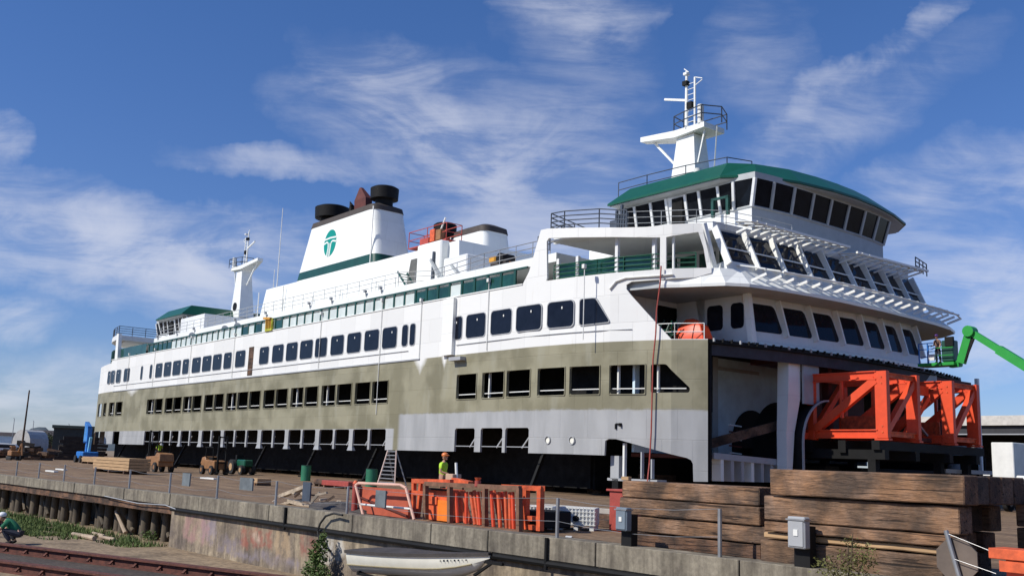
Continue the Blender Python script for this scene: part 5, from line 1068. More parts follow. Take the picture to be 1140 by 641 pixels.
# ================================================================== ORANGE TOWERS AT THE BOW
def tower(s0, s1, u0, u1, z0, z1, lab):
    t = thing('steel_tower', lab, 'steel frame', s0, u0, z0, group='orange frames in the ferry mouth'); a1 = s1-s0; b1 = u1-u0; h = z1-z0
    for a in (0, a1):
        for b in (0, b1):
            wl = .74 if a == 0 else .45
            m = MB(); m.box(a-.02 if a == 0 else a-wl, a+wl if a == 0 else a, b-.05 if b == 0 else b-.3, b+.3 if b == 0 else b+.05, 0, h); m.build('column', orange, t, bevel=.015)
            m = MB(); m.box(a-.08 if a == 0 else a-wl-.05, (a+wl+.06) if a == 0 else a+.05, b-.1 if b == 0 else b-.34, b+.34 if b == 0 else b+.1, -.12, -.02); m.build('base_plate', orange, t)
    for z, nm in ((.24, 'bottom_chord'), (h-.24, 'top_chord')):
        for b in (.1, b1-.1):
            MB().box(.62, a1+.6 if z < 1 else a1, b-.08, b+.08, z-.2, z+.2).build(nm, orange, t)
            MB().box(.62, a1+.6 if z < 1 else a1, b-.2, b+.2, z+.2, z+.26).build('flange', orange, t); MB().box(.62, a1, b-.2, b+.2, z-.26, z-.2).build('flange', orange, t)
        for a in (.25, a1-.2): MB().box(a-.06, a+.06, .3, b1-.3, z-.12, z+.12).build('cross_beam', orange2, t); MB().box(a-.16, a+.16, .3, b1-.3, z+.12, z+.17).build('flange', orange2, t)
    for b in (.1, b1-.1): MB().bar((.7, b, h-.5), (a1-.5, b, .5), .36, .48).build('diagonal', orange, t); MB().box(a1*.55, a1*.55+.16, b-.08, b+.08, 1.2, h-.4).build('hanger', orange, t)
    for a in (.25, a1-.25): MB().bar((a, .35, .5), (a, b1-.3, h-.5), .34, .36).build('cross_diagonal', orange, t)
    MB().bar((.5, .5, .5), (a1-.5, b1-.5, .5), .14).build('tie_rod', galv, t)
    MB().box(a1*.5, a1-.2, b1-.4, b1-.3, .5, 1.5).build('gusset_panel', orange2, t); MB().box(.7, a1-.5, .3, b1-.3, .3, .36).build('floor_plate', orange2, t)
    for z in (.35, .7, h-.7, h-.35):
        MB().tube((.3, -.09, z), (.3, -.04, z), .05).build('bolt', orange2, t)
    return t
tower(-5.95, -.6, 12.35, 16.0, 3.97, 7.86, 'nearer orange braced steel tower lying in the ferry mouth, at the left')
tower(-5.95, -.9, 19.95, 23.4, 3.97, 7.86, 'orange braced steel tower at the right, under the lift basket')
t = thing('braced_panel', 'flat orange panel frame between the two towers in the ferry mouth', 'steel frame', -4.6, 16.4, 4.0)
MB().box(0, .15, 0, 3.2, 2.9, 3.5).build('top_panel', orange, t); MB().bar((0, 0.2, .3), (0, 3.0, 2.8), .3).build('diagonal', orange, t); MB().box(0, .3, 0, 3.3, 0, .25).build('bottom_beam', maroon, t); MB().bar((0.1, 3.0, .4), (.1, .2, 2.2), .12).build('tie_bar', galv, t)
t = thing('loose_orange_beams', 'orange beams piled inside the curved shroud left of the towers', 'beams', -.5, 12.2, 3.9)
MB().bar((0, -.8, .15), (0, 1.0, .25), .3, .4).build('beam', orange, t); MB().bar((.4, -.4, .6), (.4, 1.2, .35), .15).build('beam', orange, t); MB().bar((-.3, .2, .7), (.3, .9, .3), .12).build('beam', orange2, t)
t = thing('support_trestle', 'pale trestle with splayed legs under the right side of the ferry mouth', 'trestle', -4.5, 24.0, 0)
MB().box(-.3, .3, -3, 7, 2.15, 2.4).build('beam', palegrey, t)
for b in (-2.4, -1.0, 2.0, 3.5, 6.2): MB().bar((0, b, 0), (0, b+.25, 2.15), .22).build('leg', palegrey, t)
t = thing('concrete_pier', 'round pale pier beneath the far corner of the ferry mouth', 'pier', 1, 34, 0); MB().tube((0, 0, 0), (0, 0, 4.0), .8, n=24).build('shaft', palegrey, t, smooth=True); MB().tube((0, 0, 4.0), (0, 0, 4.25), .95, n=24).build('cap', palegrey, t, smooth=True)
# orange cover and green netting in the deck recess above the mouth
t = thing('orange_cover', 'orange draped cover standing in the corner recess of the passenger deck', 'cover', 1.9, 4.2, 9.25)
MB().loft([[(1.3, 0, 0), (-1.1, 0, 0), (-1.1, 1, 0), (1.3, 1, 0)], [(1.0, .1, 1.0), (-.7, .1, 1.0), (-.7, .9, 1.0), (1.0, .9, 1.0)], [(.6, .3, 1.45), (0, .3, 1.45), (0, .7, 1.45), (.6, .7, 1.45)]]).build('cover', orange, t, smooth=True, bevel=.05)
t = thing('green_netting', 'dark green netting heaped at the left of the orange cover', 'netting', 3.4, 3.4, 9.25)
for k in range(26): MB().tube((random.uniform(-.8, .8), random.uniform(-.2, .5), random.uniform(0, .5)), (random.uniform(-.9, 1.3), random.uniform(-.2, .5), random.uniform(.5, 1.5)), .04).build('cord', green if k % 2 else green_d, t)
# red hose hanging down the side
hz = [px(x, y, -.4) for x, y in ((736, 296), (735, 315), (731, 345), (730, 372), (727, 400), (726, 440), (725, 480), (722, 528))]
q = [(a, b if i < 2 else up_(a)-.25, c) for i, (a, b, c) in enumerate(hz)]
q = []
for x, y in ((736, 296), (735, 315), (731, 345), (730, 372), (727, 400), (726, 440), (725, 480), (723, 515)):
    u = 1.5
    for _ in range(30): u = .5*u+.5*(up_(gu(x, y, u)[0])-.25)
    q.append(gu(x, y, u))
q.append((q[-1][0]-.3, q[-1][1]-.6, .05))
solo(MB().path(q, .045).build('air_hose', redp), 'thin red air hose hanging down the ferry side near the bow', 'hose', 0, 0, 0)
for x0_, y0_, x1_, y1_, lab in ((385, 470+0, 418, 392, 0), ):
    pass
# ================================================================== LIFTS
def basket(t, a0, a1, b0, b1, z, col, hgt=1.1):
    MB().box(a0, a1, b0, b1, z, z+.12).build('platform', col, t)
    for zz in (.55, 1.1):
        for p, q in (((a0, b0), (a1, b0)), ((a1, b0), (a1, b1)), ((a1, b1), (a0, b1)), ((a0, b1), (a0, b0))): MB().bar((*p, z+zz*hgt/1.1), (*q, z+zz*hgt/1.1), .06).build('guard_rail', col, t)
    for p in ((a0, b0), (a1, b0), (a1, b1), (a0, b1), ((a0+a1)/2, b0), ((a0+a1)/2, b1)): MB().bar((*p, z), (*p, z+hgt), .06).build('guard_post', col, t)
UB = 22.0
c = gu(1047, 405, UB); e = gu(1080, 369, UB); f = gu(1140, 406, UB); k0 = gu(1069, 405, UB)
bl = thing('boom_lift', 'green boom lift reaching up from the right with its basket at the ferry corner', 'boom lift', c[0], UB, 0)
def rel(p): return (p[0]-c[0], p[1]-UB, p[2])
MB().box(gu(1066, 405, UB)[0]-c[0], gu(1026, 405, UB)[0]-c[0], -.5, .7, c[2]-.15, c[2]+.05).build('platform', liftgreen, bl)
pa = gu(1028, 405, UB)[0]-c[0]; pb = gu(1066, 405, UB)[0]-c[0]
gb = bluep
for zz in (.45, .95, 1.35):
    for b in (-.5, .7): MB().bar((pa, b, c[2]+zz), (0.2, b, c[2]+zz), .05).build('guard_rail', gb, bl)
for a in (pa, pa*.5): 
    for b in (-.5, .7): MB().bar((a, b, c[2]), (a, b, c[2]+1.35), .06).build('guard_post', gb, bl)
for zz in (.5, 1.0): MB().bar((.2, -.5, c[2]+zz), (pb, -.5, c[2]+zz), .05).build('guard_rail', liftgreen, bl)
MB().box(pb+.1, pb+.9, -.3, .4, c[2]+.1, c[2]+1.5).build('control_box', green_d, bl, bevel=.05); MB().box(pb+.05, pb+.6, -.4, -.2, c[2]+1.1, c[2]+1.7).build('lamp_box', black, bl)
MB().box(.1, .5, -.6, -.5, c[2]+.2, c[2]+.6).build('tool_tray', plastic, bl)
MB().bar((pb+.5, .1, c[2]-.1), rel(k0), .35).build('rotator', liftgreen, bl)
K1 = rel(gu(1070, 404, UB)); EE = rel(e)
MB().bar(K1, EE, .38, .5).build('jib', liftgreen, bl); MB().bar(tuple(Vector(K1)+Vector((-.25, -.1, .1))), tuple(Vector(EE)+Vector((-.3, -.1, -.3))), .12, .2).build('jib_cylinder', black, bl)
ff = gu(1122, 395, UB); f3 = gu(1320, 517, UB)
MB().bar(EE, rel(ff), .34, .42).build('upper_boom', liftgreen, bl); MB().bar(rel(gu(1112, 389, UB)), rel(f3), .48, .56).build('lower_boom', liftgreen, bl)
MB().tube((EE[0], -.35, EE[2]), (EE[0], .35, EE[2]), .36, n=16).build('elbow', liftgreen, bl, smooth=True)
bx = rel(f3)[0]; bz = f3[2]
MB().box(bx-1.2, bx+2.2, -1.1, 1.1, 1.1, max(2.0, bz)).build('turntable', liftgreen, bl, bevel=.1); MB().box(bx-2, bx+2, -1.1, 1.1, .6, 1.1).build('chassis', black, bl)
for a in (-1.6, 1.6):
    for b in (-1.2, 1.2): w = MB().tube((bx+a, b-.2, .5), (bx+a, b+.2, .5), .5, n=20).build('wheel', rubber, bl, smooth=True); MB().tube((bx+a, b-.22, .5), (bx+a, b+.22, .5), .22, n=12).build('rim', plastic, w)
# red scissor-like platform beside the second funnel
sl = thing('work_platform', 'red railed work platform with workers gear beside the second funnel', 'platform', 41.8, 12.5, 21.3)
M1 = M('faded_red', (.42, .06, .04), .6)
basket(sl, -3.3, 3.2, -.9, .9, 1.15, M1, 1.7)
for a, b in ((-3.0, -2.0), (-1, 0), (2, 3)): MB().bar((a, 0, 0), (b, 0, 1.1), .16).build('scissor_arm', black, sl); MB().bar((b, 0, 0), (a, 0, 1.1), .16).build('scissor_arm', black, sl)
MB().box(-2.6, -1.8, -1.1, -.6, 1.3, 2.3).build('gear_crate', tanm, sl); MB().box(-.6, .9, -1.1, -.8, 1.2, 1.8).build('toe_board', M1, sl); MB().bar((-2.2, -.8, 2.3), (-2.9, -.8, 3.4), .12).build('hose_arm', plastic, sl); MB().box(-1.5, -.7, -1.05, -.7, 1.3, 2.5).build('compressor', orange2, sl)
MB().box(-3.2, 3.2, -.8, .8, 0, .12).build('base_frame', black, sl)
t = thing('yellow_machine', 'yellow and dark winch machine on the upper deck before the second funnel', 'winch', 19.6, 3.2, 15.72)
MB().box(-.9, .9, 0, 1, 0, .8).build('body', capm, t, bevel=.1); MB().tube((-.4, -.1, .9), (-.4, 1.1, .9), .4, n=16).build('drum', black, t, smooth=True); MB().box(.3, 1.1, 0, 1, .7, 1.2).build('hood', yellow, t, bevel=.1); MB().bar((-1.5, .5, .2), (.2, .5, 1.3), .15).build('arm', tanm, t)
q = gu(306, 358, .5); t = thing('yellow_drape', 'yellow tarpaulin and hoses hung over the promenade rail amidships', 'tarpaulin', q[0], -.1, 13.45)
MB().box(-.8, .7, -.05, .1, -.05, 1.15).build('tarpaulin', M('yellow_green_sheet', (.42, .42, .04), .7, var=.3, scale=3), t, bevel=.02); MB().bar((-.6, -.12, 1.1), (.9, -.1, 1.25), .25, .2).build('roll', yellow, t)
for k in range(4): MB().tube((-.5+k*.3, -.12, 1.1), (-.7+k*.35, -.12, .2), .05).build('hose', yellow, t)

# ================================================================== PEOPLE
def skin_mesh(chains):
    """chains: list of (points, radii); grown into one smooth surface per chain list"""
    vs, es, rs = [], [], []; idx = {}
    for pts, rr in chains:
        prev = None
        for p, r in zip(pts, rr):
            k = tuple(round(c, 4) for c in p)
            if k not in idx: idx[k] = len(vs); vs.append(p); rs.append(r)
            i = idx[k]
            if prev is not None and prev != i: es.append((prev, i))
            prev = i
    me = bpy.data.meshes.new('tmp'); me.from_pydata(vs, es, []); ob = bpy.data.objects.new('tmp', me); C.objects.link(ob)
    md = ob.modifiers.new('s', 'SKIN'); md.use_smooth_shade = True
    for i, sv in enumerate(me.skin_vertices[0].data): sv.radius = (rs[i], rs[i]); sv.use_root = (i == 0)
    ss = ob.modifiers.new('ss', 'SUBSURF'); ss.levels = 1; ss.render_levels = 1
    dg = bpy.context.evaluated_depsgraph_get(); ev = ob.evaluated_get(dg); m2 = bpy.data.meshes.new_from_object(ev); bpy.data.objects.remove(ob); return m2
def ellipsoid(bm, c, r, seg=14, ring=10):
    mt_ = Matrix.Translation(Vector(c)) @ Matrix.Diagonal((r[0], r[1], r[2], 1)); bmesh.ops.create_uvsphere(bm, u_segments=seg, v_segments=ring, radius=1, matrix=mt_)
def person(label, s, u, z, rot, pose='stand', top=hivis, legs=jeans, hat=None, sc=1.0, arms=None, head_turn=0, group=None):
    t = thing('person', label, 'person', s, u, z, rot=rot, group=group)
    if pose == 'stand':
        hip, chest, neck, head = (0, 0, .95), (0, .02, 1.32), (0, .03, 1.50), (0, .06, 1.66)
        LG = [[(.09, 0, .92), (.12, .03, .50), (.13, -.02, .09), (.14, .13, .04)], [(-.09, 0, .92), (-.13, -.02, .50), (-.14, -.08, .09), (-.15, .08, .04)]]
    elif pose == 'sit':
        hip, chest, neck, head = (0, 0, .12), (0, .03, .50), (0, .06, .68), (0, .10, .84)
        LG = [[(.09, .04, .12), (.13, .48, .16), (.13, .50, -.28), (.14, .64, -.32)], [(-.09, .04, .12), (-.13, .48, .16), (-.13, .50, -.28), (-.14, .64, -.32)]]
    else:   # crouch, bent forward
        hip, chest, neck, head = (0, -.12, .34), (0, .18, .62), (0, .34, .74), (0, .46, .80)
        LG = [[(.11, -.10, .33), (.20, .34, .46), (.17, .05, .09), (.18, .22, .04)], [(-.11, -.10, .33), (-.20, .34, .46), (-.17, .05, .09), (-.18, .22, .04)]]
    hip, chest, neck, head = map(Vector, (hip, chest, neck, head)); sp = hip.lerp(chest, .5)
    if arms is None:
        if pose == 'crouch': arms = [[(.19, .22, .66), (.26, .42, .44), (.14, .60, .30)], [(-.19, .22, .66), (-.26, .42, .44), (-.14, .60, .30)]]
        elif pose == 'sit': arms = [[(.20, .03, .60), (.25, .10, .35), (.13, .38, .38)], [(-.20, .03, .60), (-.25, .10, .35), (-.13, .38, .38)]]
        else: arms = [[(.20, .02, 1.44), (.27, .04, 1.16), (.18, .28, 1.10)], [(-.20, .02, 1.44), (-.26, 0, 1.15), (-.25, .14, .92)]]
    shb = [chest.lerp(neck, .62)+Vector((.09*k, 0, 0)) for k in (1, -1)]
    ch = [([tuple(hip), tuple(sp), tuple(chest), tuple(neck), tuple(neck.lerp(head, .5))], [.13, .125, .15, .062, .055])]
    for i, a in enumerate(arms):
        ch.append(([tuple(chest), tuple(shb[i]), a[0], a[1], a[2]], [.15, .09, .065, .048, .034]))
        W_ = Vector(a[2]); fd = (W_-Vector(a[1])).normalized(); sd = fd.cross(Vector((0, 0, 1))).normalized() if abs(fd.z) < .95 else Vector((1, 0, 0)); pn = sd.cross(fd)
        palm = W_+fd*.06; ch.append(([a[2], tuple(palm)], [.034, .036]))
    for lg in LG: ch.append(([tuple(hip), lg[0], lg[1], lg[2], lg[3]], [.13, .095, .062, .045, .045]))
    bm = bmesh.new(); m0 = skin_mesh(ch); bm.from_mesh(m0)
    fr = (head-neck).normalized()
    ellipsoid(bm, head+Vector((0, 0, .03)), (.078, .098, .120)); ellipsoid(bm, head+Vector((0, .10, .015)), (.014, .020, .026), 8, 6); ellipsoid(bm, head+Vector((0, .075, -.055)), (.045, .03, .035), 8, 6)
    for k in (1, -1): ellipsoid(bm, head+Vector((.08*k, 0, .02)), (.014, .026, .034), 8, 6)
    for i, a in enumerate(arms):
        W_ = Vector(a[2]); fd = (W_-Vector(a[1])).normalized(); sd = fd.cross(Vector((0, 0, 1))); sd = sd.normalized() if sd.length > .1 else Vector((1, 0, 0)); pn = sd.cross(fd)
        palm = W_+fd*.06; q = MB()
        for k, ln in zip((-1.5, -.5, .5, 1.5), (.062, .074, .078, .066)):
            p0 = palm+sd*k*.019+fd*.02; p1 = p0+fd*ln*.55-pn*.012; p2 = p1+fd*ln*.40-pn*.035; q.tube(p0, p1, .010, .009, 6); q.tube(p1, p2, .009, .007, 6)
        p0 = palm+sd*(.03 if i else -.03)-fd*.02; p1 = p0+sd*(.025 if i else -.025)+fd*.03; q.tube(p0, p1, .012, .010, 6); q.tube(p1, p1+fd*.03-pn*.015, .010, .008, 6)
        b2 = [bm.verts.new(v) for v in q.v]
        for f_ in q.f: bm.faces.new([b2[j] for j in f_])
    body = finish(bm, 'body', skin, t, smooth=True)
    def cloth(name, chains, mat_):
        m1 = skin_mesh(chains); b3 = bmesh.new(); b3.from_mesh(m1); return finish(b3, name, mat_, t, smooth=True)
    tc_ = [([tuple(hip+Vector((0, 0, .02))), tuple(sp), tuple(chest), tuple(chest.lerp(neck, .8))], [.155, .150, .172, .085])]
    for i, a in enumerate(arms): tc_.append(([tuple(chest), tuple(shb[i]), a[0], tuple(Vector(a[0]).lerp(Vector(a[1]), .75))], [.172, .11, .085, .068]))
    cloth('shirt', tc_, top)
    cloth('trousers', [([tuple(hip+Vector((0, 0, .06))), tuple(hip)], [.15, .155])]+[([tuple(hip), lg[0], lg[1], tuple(Vector(lg[1]).lerp(Vector(lg[2]), .93))], [.155, .118, .082, .068]) for lg in LG], legs)
    for lg in LG: cloth('boot', [([tuple(Vector(lg[2])+Vector((0, 0, .04))), lg[2], lg[3]], [.06, .062, .052])], black)
    b4 = bmesh.new(); ellipsoid(b4, head+Vector((0, -.018, .062)), (.086, .094, .102)); finish(b4, 'hair', hair, t, smooth=True)
    for k in (1, -1): b5 = bmesh.new(); ellipsoid(b5, head+Vector((.03*k, .088, .032)), (.010, .008, .008), 8, 6); finish(b5, 'eye', black, t, smooth=True)
    b6 = bmesh.new(); ellipsoid(b6, head+Vector((0, .097, -.038)), (.024, .008, .006), 8, 6); finish(b6, 'mouth', redc, t, smooth=True)
    if hat:
        b7 = bmesh.new(); ellipsoid(b7, head+Vector((0, 0, .085)), (.105, .125, .095)); ellipsoid(b7, head+Vector((0, .07, .075)), (.09, .11, .014)); finish(b7, 'helmet', hat, t, smooth=True)
    t.scale = (sc, sc, sc); return t
# rot: local +y (forward) points across the quay towards the ferry; helper for facing
q = None
d = ray(493, 522); k = 37.0/math.hypot(d.x, d.y); P0 = CAM+d*k; ps, pu, _ = su(P0)
t = thing('work_stand', 'low timber stand the worker in the lime shirt is on', 'stand', ps, pu, 0); MB().box(-.6, .6, -.4, .4, .12, .2).build('top', lumber, t); MB().box(-.55, .55, -.35, -.25, 0, .12).build('bearer', timber_old, t); MB().box(-.55, .55, .25, .35, 0, .12).build('bearer', timber_old, t)
person('worker in a lime yellow T-shirt and orange helmet standing behind the rack', ps, pu, .20, -R(60), hat=hato, legs=khaki, sc=1.04)
t = thing('work_table', 'small tool table with a vice beside the worker in the lime shirt', 'table', ps-.75, pu-.1, 0); MB().box(-.4, .4, -.3, .3, 1.0, 1.06).build('top', lumber, t); MB().box(-.3, .15, -.2, .2, 1.06, 1.35).build('tool_box', M('pink_beige', (.5, .32, .22), .7), t, bevel=.02)
for a in (-.35, .35): 
    for b in (-.25, .25): MB().bar((a, b, 0), (a, b, 1.0), .05).build('leg', browned, t)
MB().tube((-.3, 0, 1.06), (-.2, 0, 1.75), .05).build('lamp_arm', plastic, t)
person('forklift driver in a lime vest seated in the orange-tan forklift', fq[0]+.2, fq[1], 1.12*1.45, R(90), 'sit', top=hivis, hat=hatw, sc=1.0)
person('worker in a purple cap and brown jacket in the green lift basket', c[0]+.2, UB+.1, c[2]+.06, -R(200), top=M('brown_jacket', (.22, .13, .09), .85), hat=M('purple_cap', (.10, .03, .22), .5), sc=1.05)
q = gz(84, 512); person('distant worker in an orange shirt by the dark timber pile', q[0], q[1], 0, R(30), top=orange2, hat=hatw)
# two people on the lower ground at the left edge
q = gz(16, 606, -2.1); pc = person('person crouching at the left edge in a green and yellow jacket and white cap', q[0], q[1], -2.1, -R(215), 'crouch', top=jacketg, legs=jeans, hat=hatw, sc=1.3)
m = MB(); 
q = gz(0, 600, -2.1); person('person in a dark red jacket crouching beyond the green-jacketed one', q[0]+1.2, q[1]+.1, -2.1, -R(190), 'crouch', top=redc, hat=None, sc=1.3)

# ================================================================== BOAT ON ITS TRAILER
uB = -25.9
bt = thing('rowing_boat', 'cream rowing boat with a dark tarpaulin cover resting on a trailer by the wall', 'boat', 0, 0, 0)
def bp_(x, y): q = gu(x, y, uB-.5); return q[0], q[2]
sS, zG = bp_(386, 612); sB, zB_ = bp_(527, 616); Lb = sS-sB
rings = []
N = 12
for i in range(N+1):
    t_ = i/N; s = sS-Lb*t_; w = .62*(1-max(0, (t_-.45)/.55)**2.2)*(.86+.14*min(1, t_*4)); w = max(w, .015)
    zc = zG+(zB_-zG)*t_; zg = zc-.02-.04*math.sin(math.pi*t_); zk = zc-.64+.10*(1-t_)*0+.42*max(0, (t_-.62)/.38)**2.6
    if t_ > .999: zk = zg-.06
    rings.append([(s, uB-w, zg), (s, uB-w*.97, zg-.10), (s, uB-w*.86, zk+(zg-zk)*.42), (s, uB-w*.50, zk+(zg-zk)*.10), (s, uB, zk), (s, uB+w*.50, zk+(zg-zk)*.10), (s, uB+w*.86, zk+(zg-zk)*.42), (s, uB+w*.97, zg-.10), (s, uB+w, zg)])
vs = [p for r_ in rings for p in r_]; m = MB(); K = 9
m.add(vs, [(i*K+j, i*K+j+1, (i+1)*K+j+1, (i+1)*K+j) for i in range(N) for j in range(K-1)]+[tuple(range(K))]); m.build('hull', cream, bt, smooth=True)
m = MB()
for sd_ in (0, 8): m.path([r_[sd_] for r_ in rings], .03, n=6)
m.build('gunwale', black, bt); m = MB()
m.path([tuple(Vector(r_[2])+Vector((0, -.02, 0))) for r_ in rings[:-1]], .018, n=6); m.build('chine_strip', M('boat_strip', (.30, .25, .14), .6), bt)
m = MB(); cov = []
for i, r_ in enumerate(rings):
    t_ = i/N; h = .04+.12*math.sin(math.pi*min(1, t_*1.1+.15))**2*(1-t_*.7); a = Vector(r_[0]); b = Vector(r_[8]); mid = (a+b)/2
    cov.append([tuple(a+Vector((0, -.04, -.05))), tuple(a+Vector((0, -.05, .03))), tuple(a.lerp(b, .25)+Vector((0, 0, h*.8))), tuple(mid+Vector((0, 0, h))), tuple(a.lerp(b, .75)+Vector((0, 0, h*.8))), tuple(b+Vector((0, .05, .03))), tuple(b+Vector((0, .05, -.05)))])
vs = [p for r_ in cov for p in r_]; m.add(vs, [(i*7+j, i*7+j+1, (i+1)*7+j+1, (i+1)*7+j) for i in range(N) for j in range(6)]); m.build('cover', tarp, bt, smooth=True)
# registration marks near the bow
a = bp_(484, 617); m = MB()
for k, w in enumerate((.05, .03, .06, .03, .05, .04, .05, .05)): m.box(a[0]-.10*k-w, a[0]-.10*k, uB-.56-.006, uB-.55, a[1]-.015+.006*k, a[1]+.05+.006*k)
for k in range(8):                       # small dark registration characters along the bow
    t_ = .76+.019*k; i = int(t_*N); f_ = t_*N-i
    A0 = Vector(rings[i][1]).lerp(Vector(rings[i+1][1]), f_); B0 = Vector(rings[i][2]).lerp(Vector(rings[i+1][2]), f_)
    c0_ = A0.lerp(B0, .08)+Vector((0, -.025, 0)); c1_ = A0.lerp(B0, .30)+Vector((0, -.025, 0)); MB().bar(c0_, c1_, .035 if k % 3 else .015, .01, n=(1, 0, 0)).build('registration_mark', steelblue, bt)
tr = thing('boat_trailer', 'black steel boat trailer and stand under the cream rowing boat', 'trailer', 0, 0, 0)
zt = zG-.58
for b in (-.35, .35): MB().bar((sS-.4, uB+b, zt), (sB-.6, uB+b*.3, zt-.1), .07).build('side_rail', black, tr)
MB().bar((sS-1.2, uB-.75, zt-.2), (sS-1.2, uB+.75, zt-.2), .08).build('axle', black, tr)
for b in (-.8, .8): w = MB().tube((sS-1.2, uB+b-.09, -2.1+.3), (sS-1.2, uB+b+.09, -2.1+.3), .3, n=20).build('wheel', rubber, tr, smooth=True); MB().tube((sS-1.2, uB+b-.1, -1.8), (sS-1.2, uB+b+.1, -1.8), .14, n=12).build('rim', galv, w); MB().bar((sS-1.2, uB+b*.9, -1.8), (sS-1.2, uB+b*.5, zt), .08).build('spring_leg', black, tr)
for s_ in (sS-.5, sS-1.9, sS-2.9): MB().bar((s_, uB-.4, zt+.04), (s_, uB+.4, zt+.04), .07).build('bunk', black, tr)
MB().bar((sB-.5, uB, zt-.1), (sB-.5, uB, -2.1), .07).build('jockey_stand', black, tr)
a = gu(528, 640, uB); b = gu(548, 626, uB); c2 = gu(560, 625, uB); MB().bar((a[0], uB, a[2]), (b[0], uB, b[2]), .06).build('winch_arm', black, tr); MB().bar((gu(540, 625, uB)[0], uB, b[2]), (c2[0], uB, b[2]), .07).build('winch_bar', black, tr)
# ---- crane rails on the lower ground
p0 = gz(0, 614, -2.1); p1 = gz(200, 639, -2.1); p0q, p1q = p0, p1
def line_u(s, p, q): return p[1]+(q[1]-p[1])*(s-p[0])/(q[0]-p[0])
for k, (off, lab) in enumerate(((0.0, 'rusty crane rail girder with lug holes, the one nearer the wall'), (-3.6, 'rusty crane rail girder, the one nearer the bottom left corner'))):
    t = thing('crane_rail', lab, 'rail', 0, 0, 0, group='rusty crane rails')
    A_ = (60, line_u(60, p0, p1)+off); B_ = (-40, line_u(-40, p0, p1)+off)
    dv = Vector((A_[0]-B_[0], A_[1]-B_[1])).normalized(); nv = Vector((-dv.y, dv.x))
    m = MB(); m.bar((*A_, -1.96), (*B_, -1.96), .10, .26); m.build('web', rust, t); MB().bar((*A_, -1.80), (*B_, -1.80), .34, .06).build('head', rust, t); MB().bar((*A_, -2.07), (*B_, -2.07), .44, .06).build('foot', rust, t)
    for i in range(90):
        a = Vector(A_)+ (Vector(B_)-Vector(A_))*((i+.5)/90); m = MB(); c3 = (a.x, a.y)
        if -10 < a.x < 25: MB().bar((a.x+nv.x*-.2, a.y+nv.y*-.2, -2.03), (a.x-nv.x*-.02, a.y-nv.y*-.02, -1.84), .10, .05).build('lug', M('dark_rust', (.03, .015, .012), .9) if i == 0 and k == 0 else rust, t)
# ---- driftwood and litter on the lower ground
for k, (x, y, ln, w, lab) in enumerate(((95, 599, 2.6, .11, 'long pale driftwood log on the mud before the pier'), (120, 601, 1.8, .09, 'short pale driftwood log right of the long one'), (108, 597, 2.0, .09, 'thin grey log behind the driftwood'), (236, 618, 1.6, .09, 'pale broken branch lying at the foot of the wall'), (250, 616, 1.2, .12, 'grey board scrap heaped at the foot of the wall'), (300, 624, 9.0, .05, 'long pale pipe lying on the ground along the wall'), (134, 594, 1.4, .10, 'leaning stick against the piles of the pier'))):
    q = gz(x, y, -2.1); m = MB(); z2 = .0 if k != 6 else .9; m.tube((-ln/2, 0, w), (ln/2, random.uniform(-.2, .2), w+z2), w, w*.7, n=8)
    solo(m.build('driftwood' if k != 5 else 'pipe', M('bleached_wood', (.36, .28, .20), .85, var=.3) if k == 0 else bpy.data.materials['bleached_wood'], smooth=True), lab, 'log' if k < 3 else 'debris', q[0], q[1], -2.1)
# ---- plants
leafm = M('bush_leaves', (.075, .12, .025), .7, var=.5, scale=3); leaf2 = M('dry_bush_leaves', (.13, .13, .035), .7, var=.4, scale=3); grassm = M('grass_blades', (.05, .10, .02), .8, var=.5, scale=.8, rgb2=(.15, .19, .05))
stem = M('plant_stem', (.09, .07, .04), .9)
def leaves(m, c, r, n_, sz):
    for _ in range(n_):
        v = Vector((random.gauss(0, 1), random.gauss(0, 1), random.gauss(0, 1))); v = v.normalized()*random.random()**.45
        p = Vector(c)+Vector((v.x*r[0], v.y*r[1], v.z*r[2])); a = Vector((random.uniform(-1, 1), random.uniform(-1, 1), random.uniform(-.6, .8))).normalized()*sz*random.uniform(.6, 1.3); b = a.cross(Vector((random.uniform(-1, 1), random.uniform(-1, 1), 1))).normalized()*sz*.4
        m.add([p-a, p+b, p+a, p-b], [(0, 1, 2, 3)])
def plant(x, y, z, lab, clumps, mat_, sz, stems, uu=None):
    q = gz(x, y, z); u0 = q[1] if uu is None else uu; s0 = gu(x, y, u0)[0]
    t = thing('bush', lab, 'bush', s0, u0, z); m = MB()
    for c_, r_, n_ in clumps: leaves(m, c_, r_, n_, sz)
    m.build('foliage', mat_, t)
    m = MB()
    for a, b in stems: m.tube(a, b, .02, .008, n=5)
    m.build('stems', stem, t)
plant(352, 628, -2.1, 'green vine bush climbing the quay wall beside the hose', [((0, 0, .35), (.75, .35, .4), 650), ((.1, .1, .9), (.5, .25, .5), 460), ((0, .2, 1.3), (.22, .12, .35), 130), ((-.5, 0, .25), (.5, .3, .2), 130)], leafm, .075, [((0, .1, 0), (.1, .15, 1.0)), ((.1, .15, 1.0), (.0, .2, 1.55)), ((0, 0, 0), (.6, 0, .5)), ((0, 0, 0), (-.6, 0, .5))], uu=-25.2)
plant(945, 641, -.3, 'olive green shrub growing in front of the right timber stack', [((0, 0, .45), (.55, .3, .4), 650), ((-.3, 0, .72), (.25, .2, .25), 200), ((.35, 0, .3), (.45, .3, .3), 300), ((-.05, 0, .95), (.18, .15, .12), 60), ((.6, 0, .55), (.12, .1, .12), 30)], leaf2, .035, [((0, 0, -.1), (0, 0, .9)), ((0, 0, 0), (.4, 0, .7)), ((0, 0, 0), (-.35, 0, .8)), ((0, 0, 0), (.6, .1, .6)), ((0, 0, 0), (-.1, 0, 1.1))], uu=-24.75)
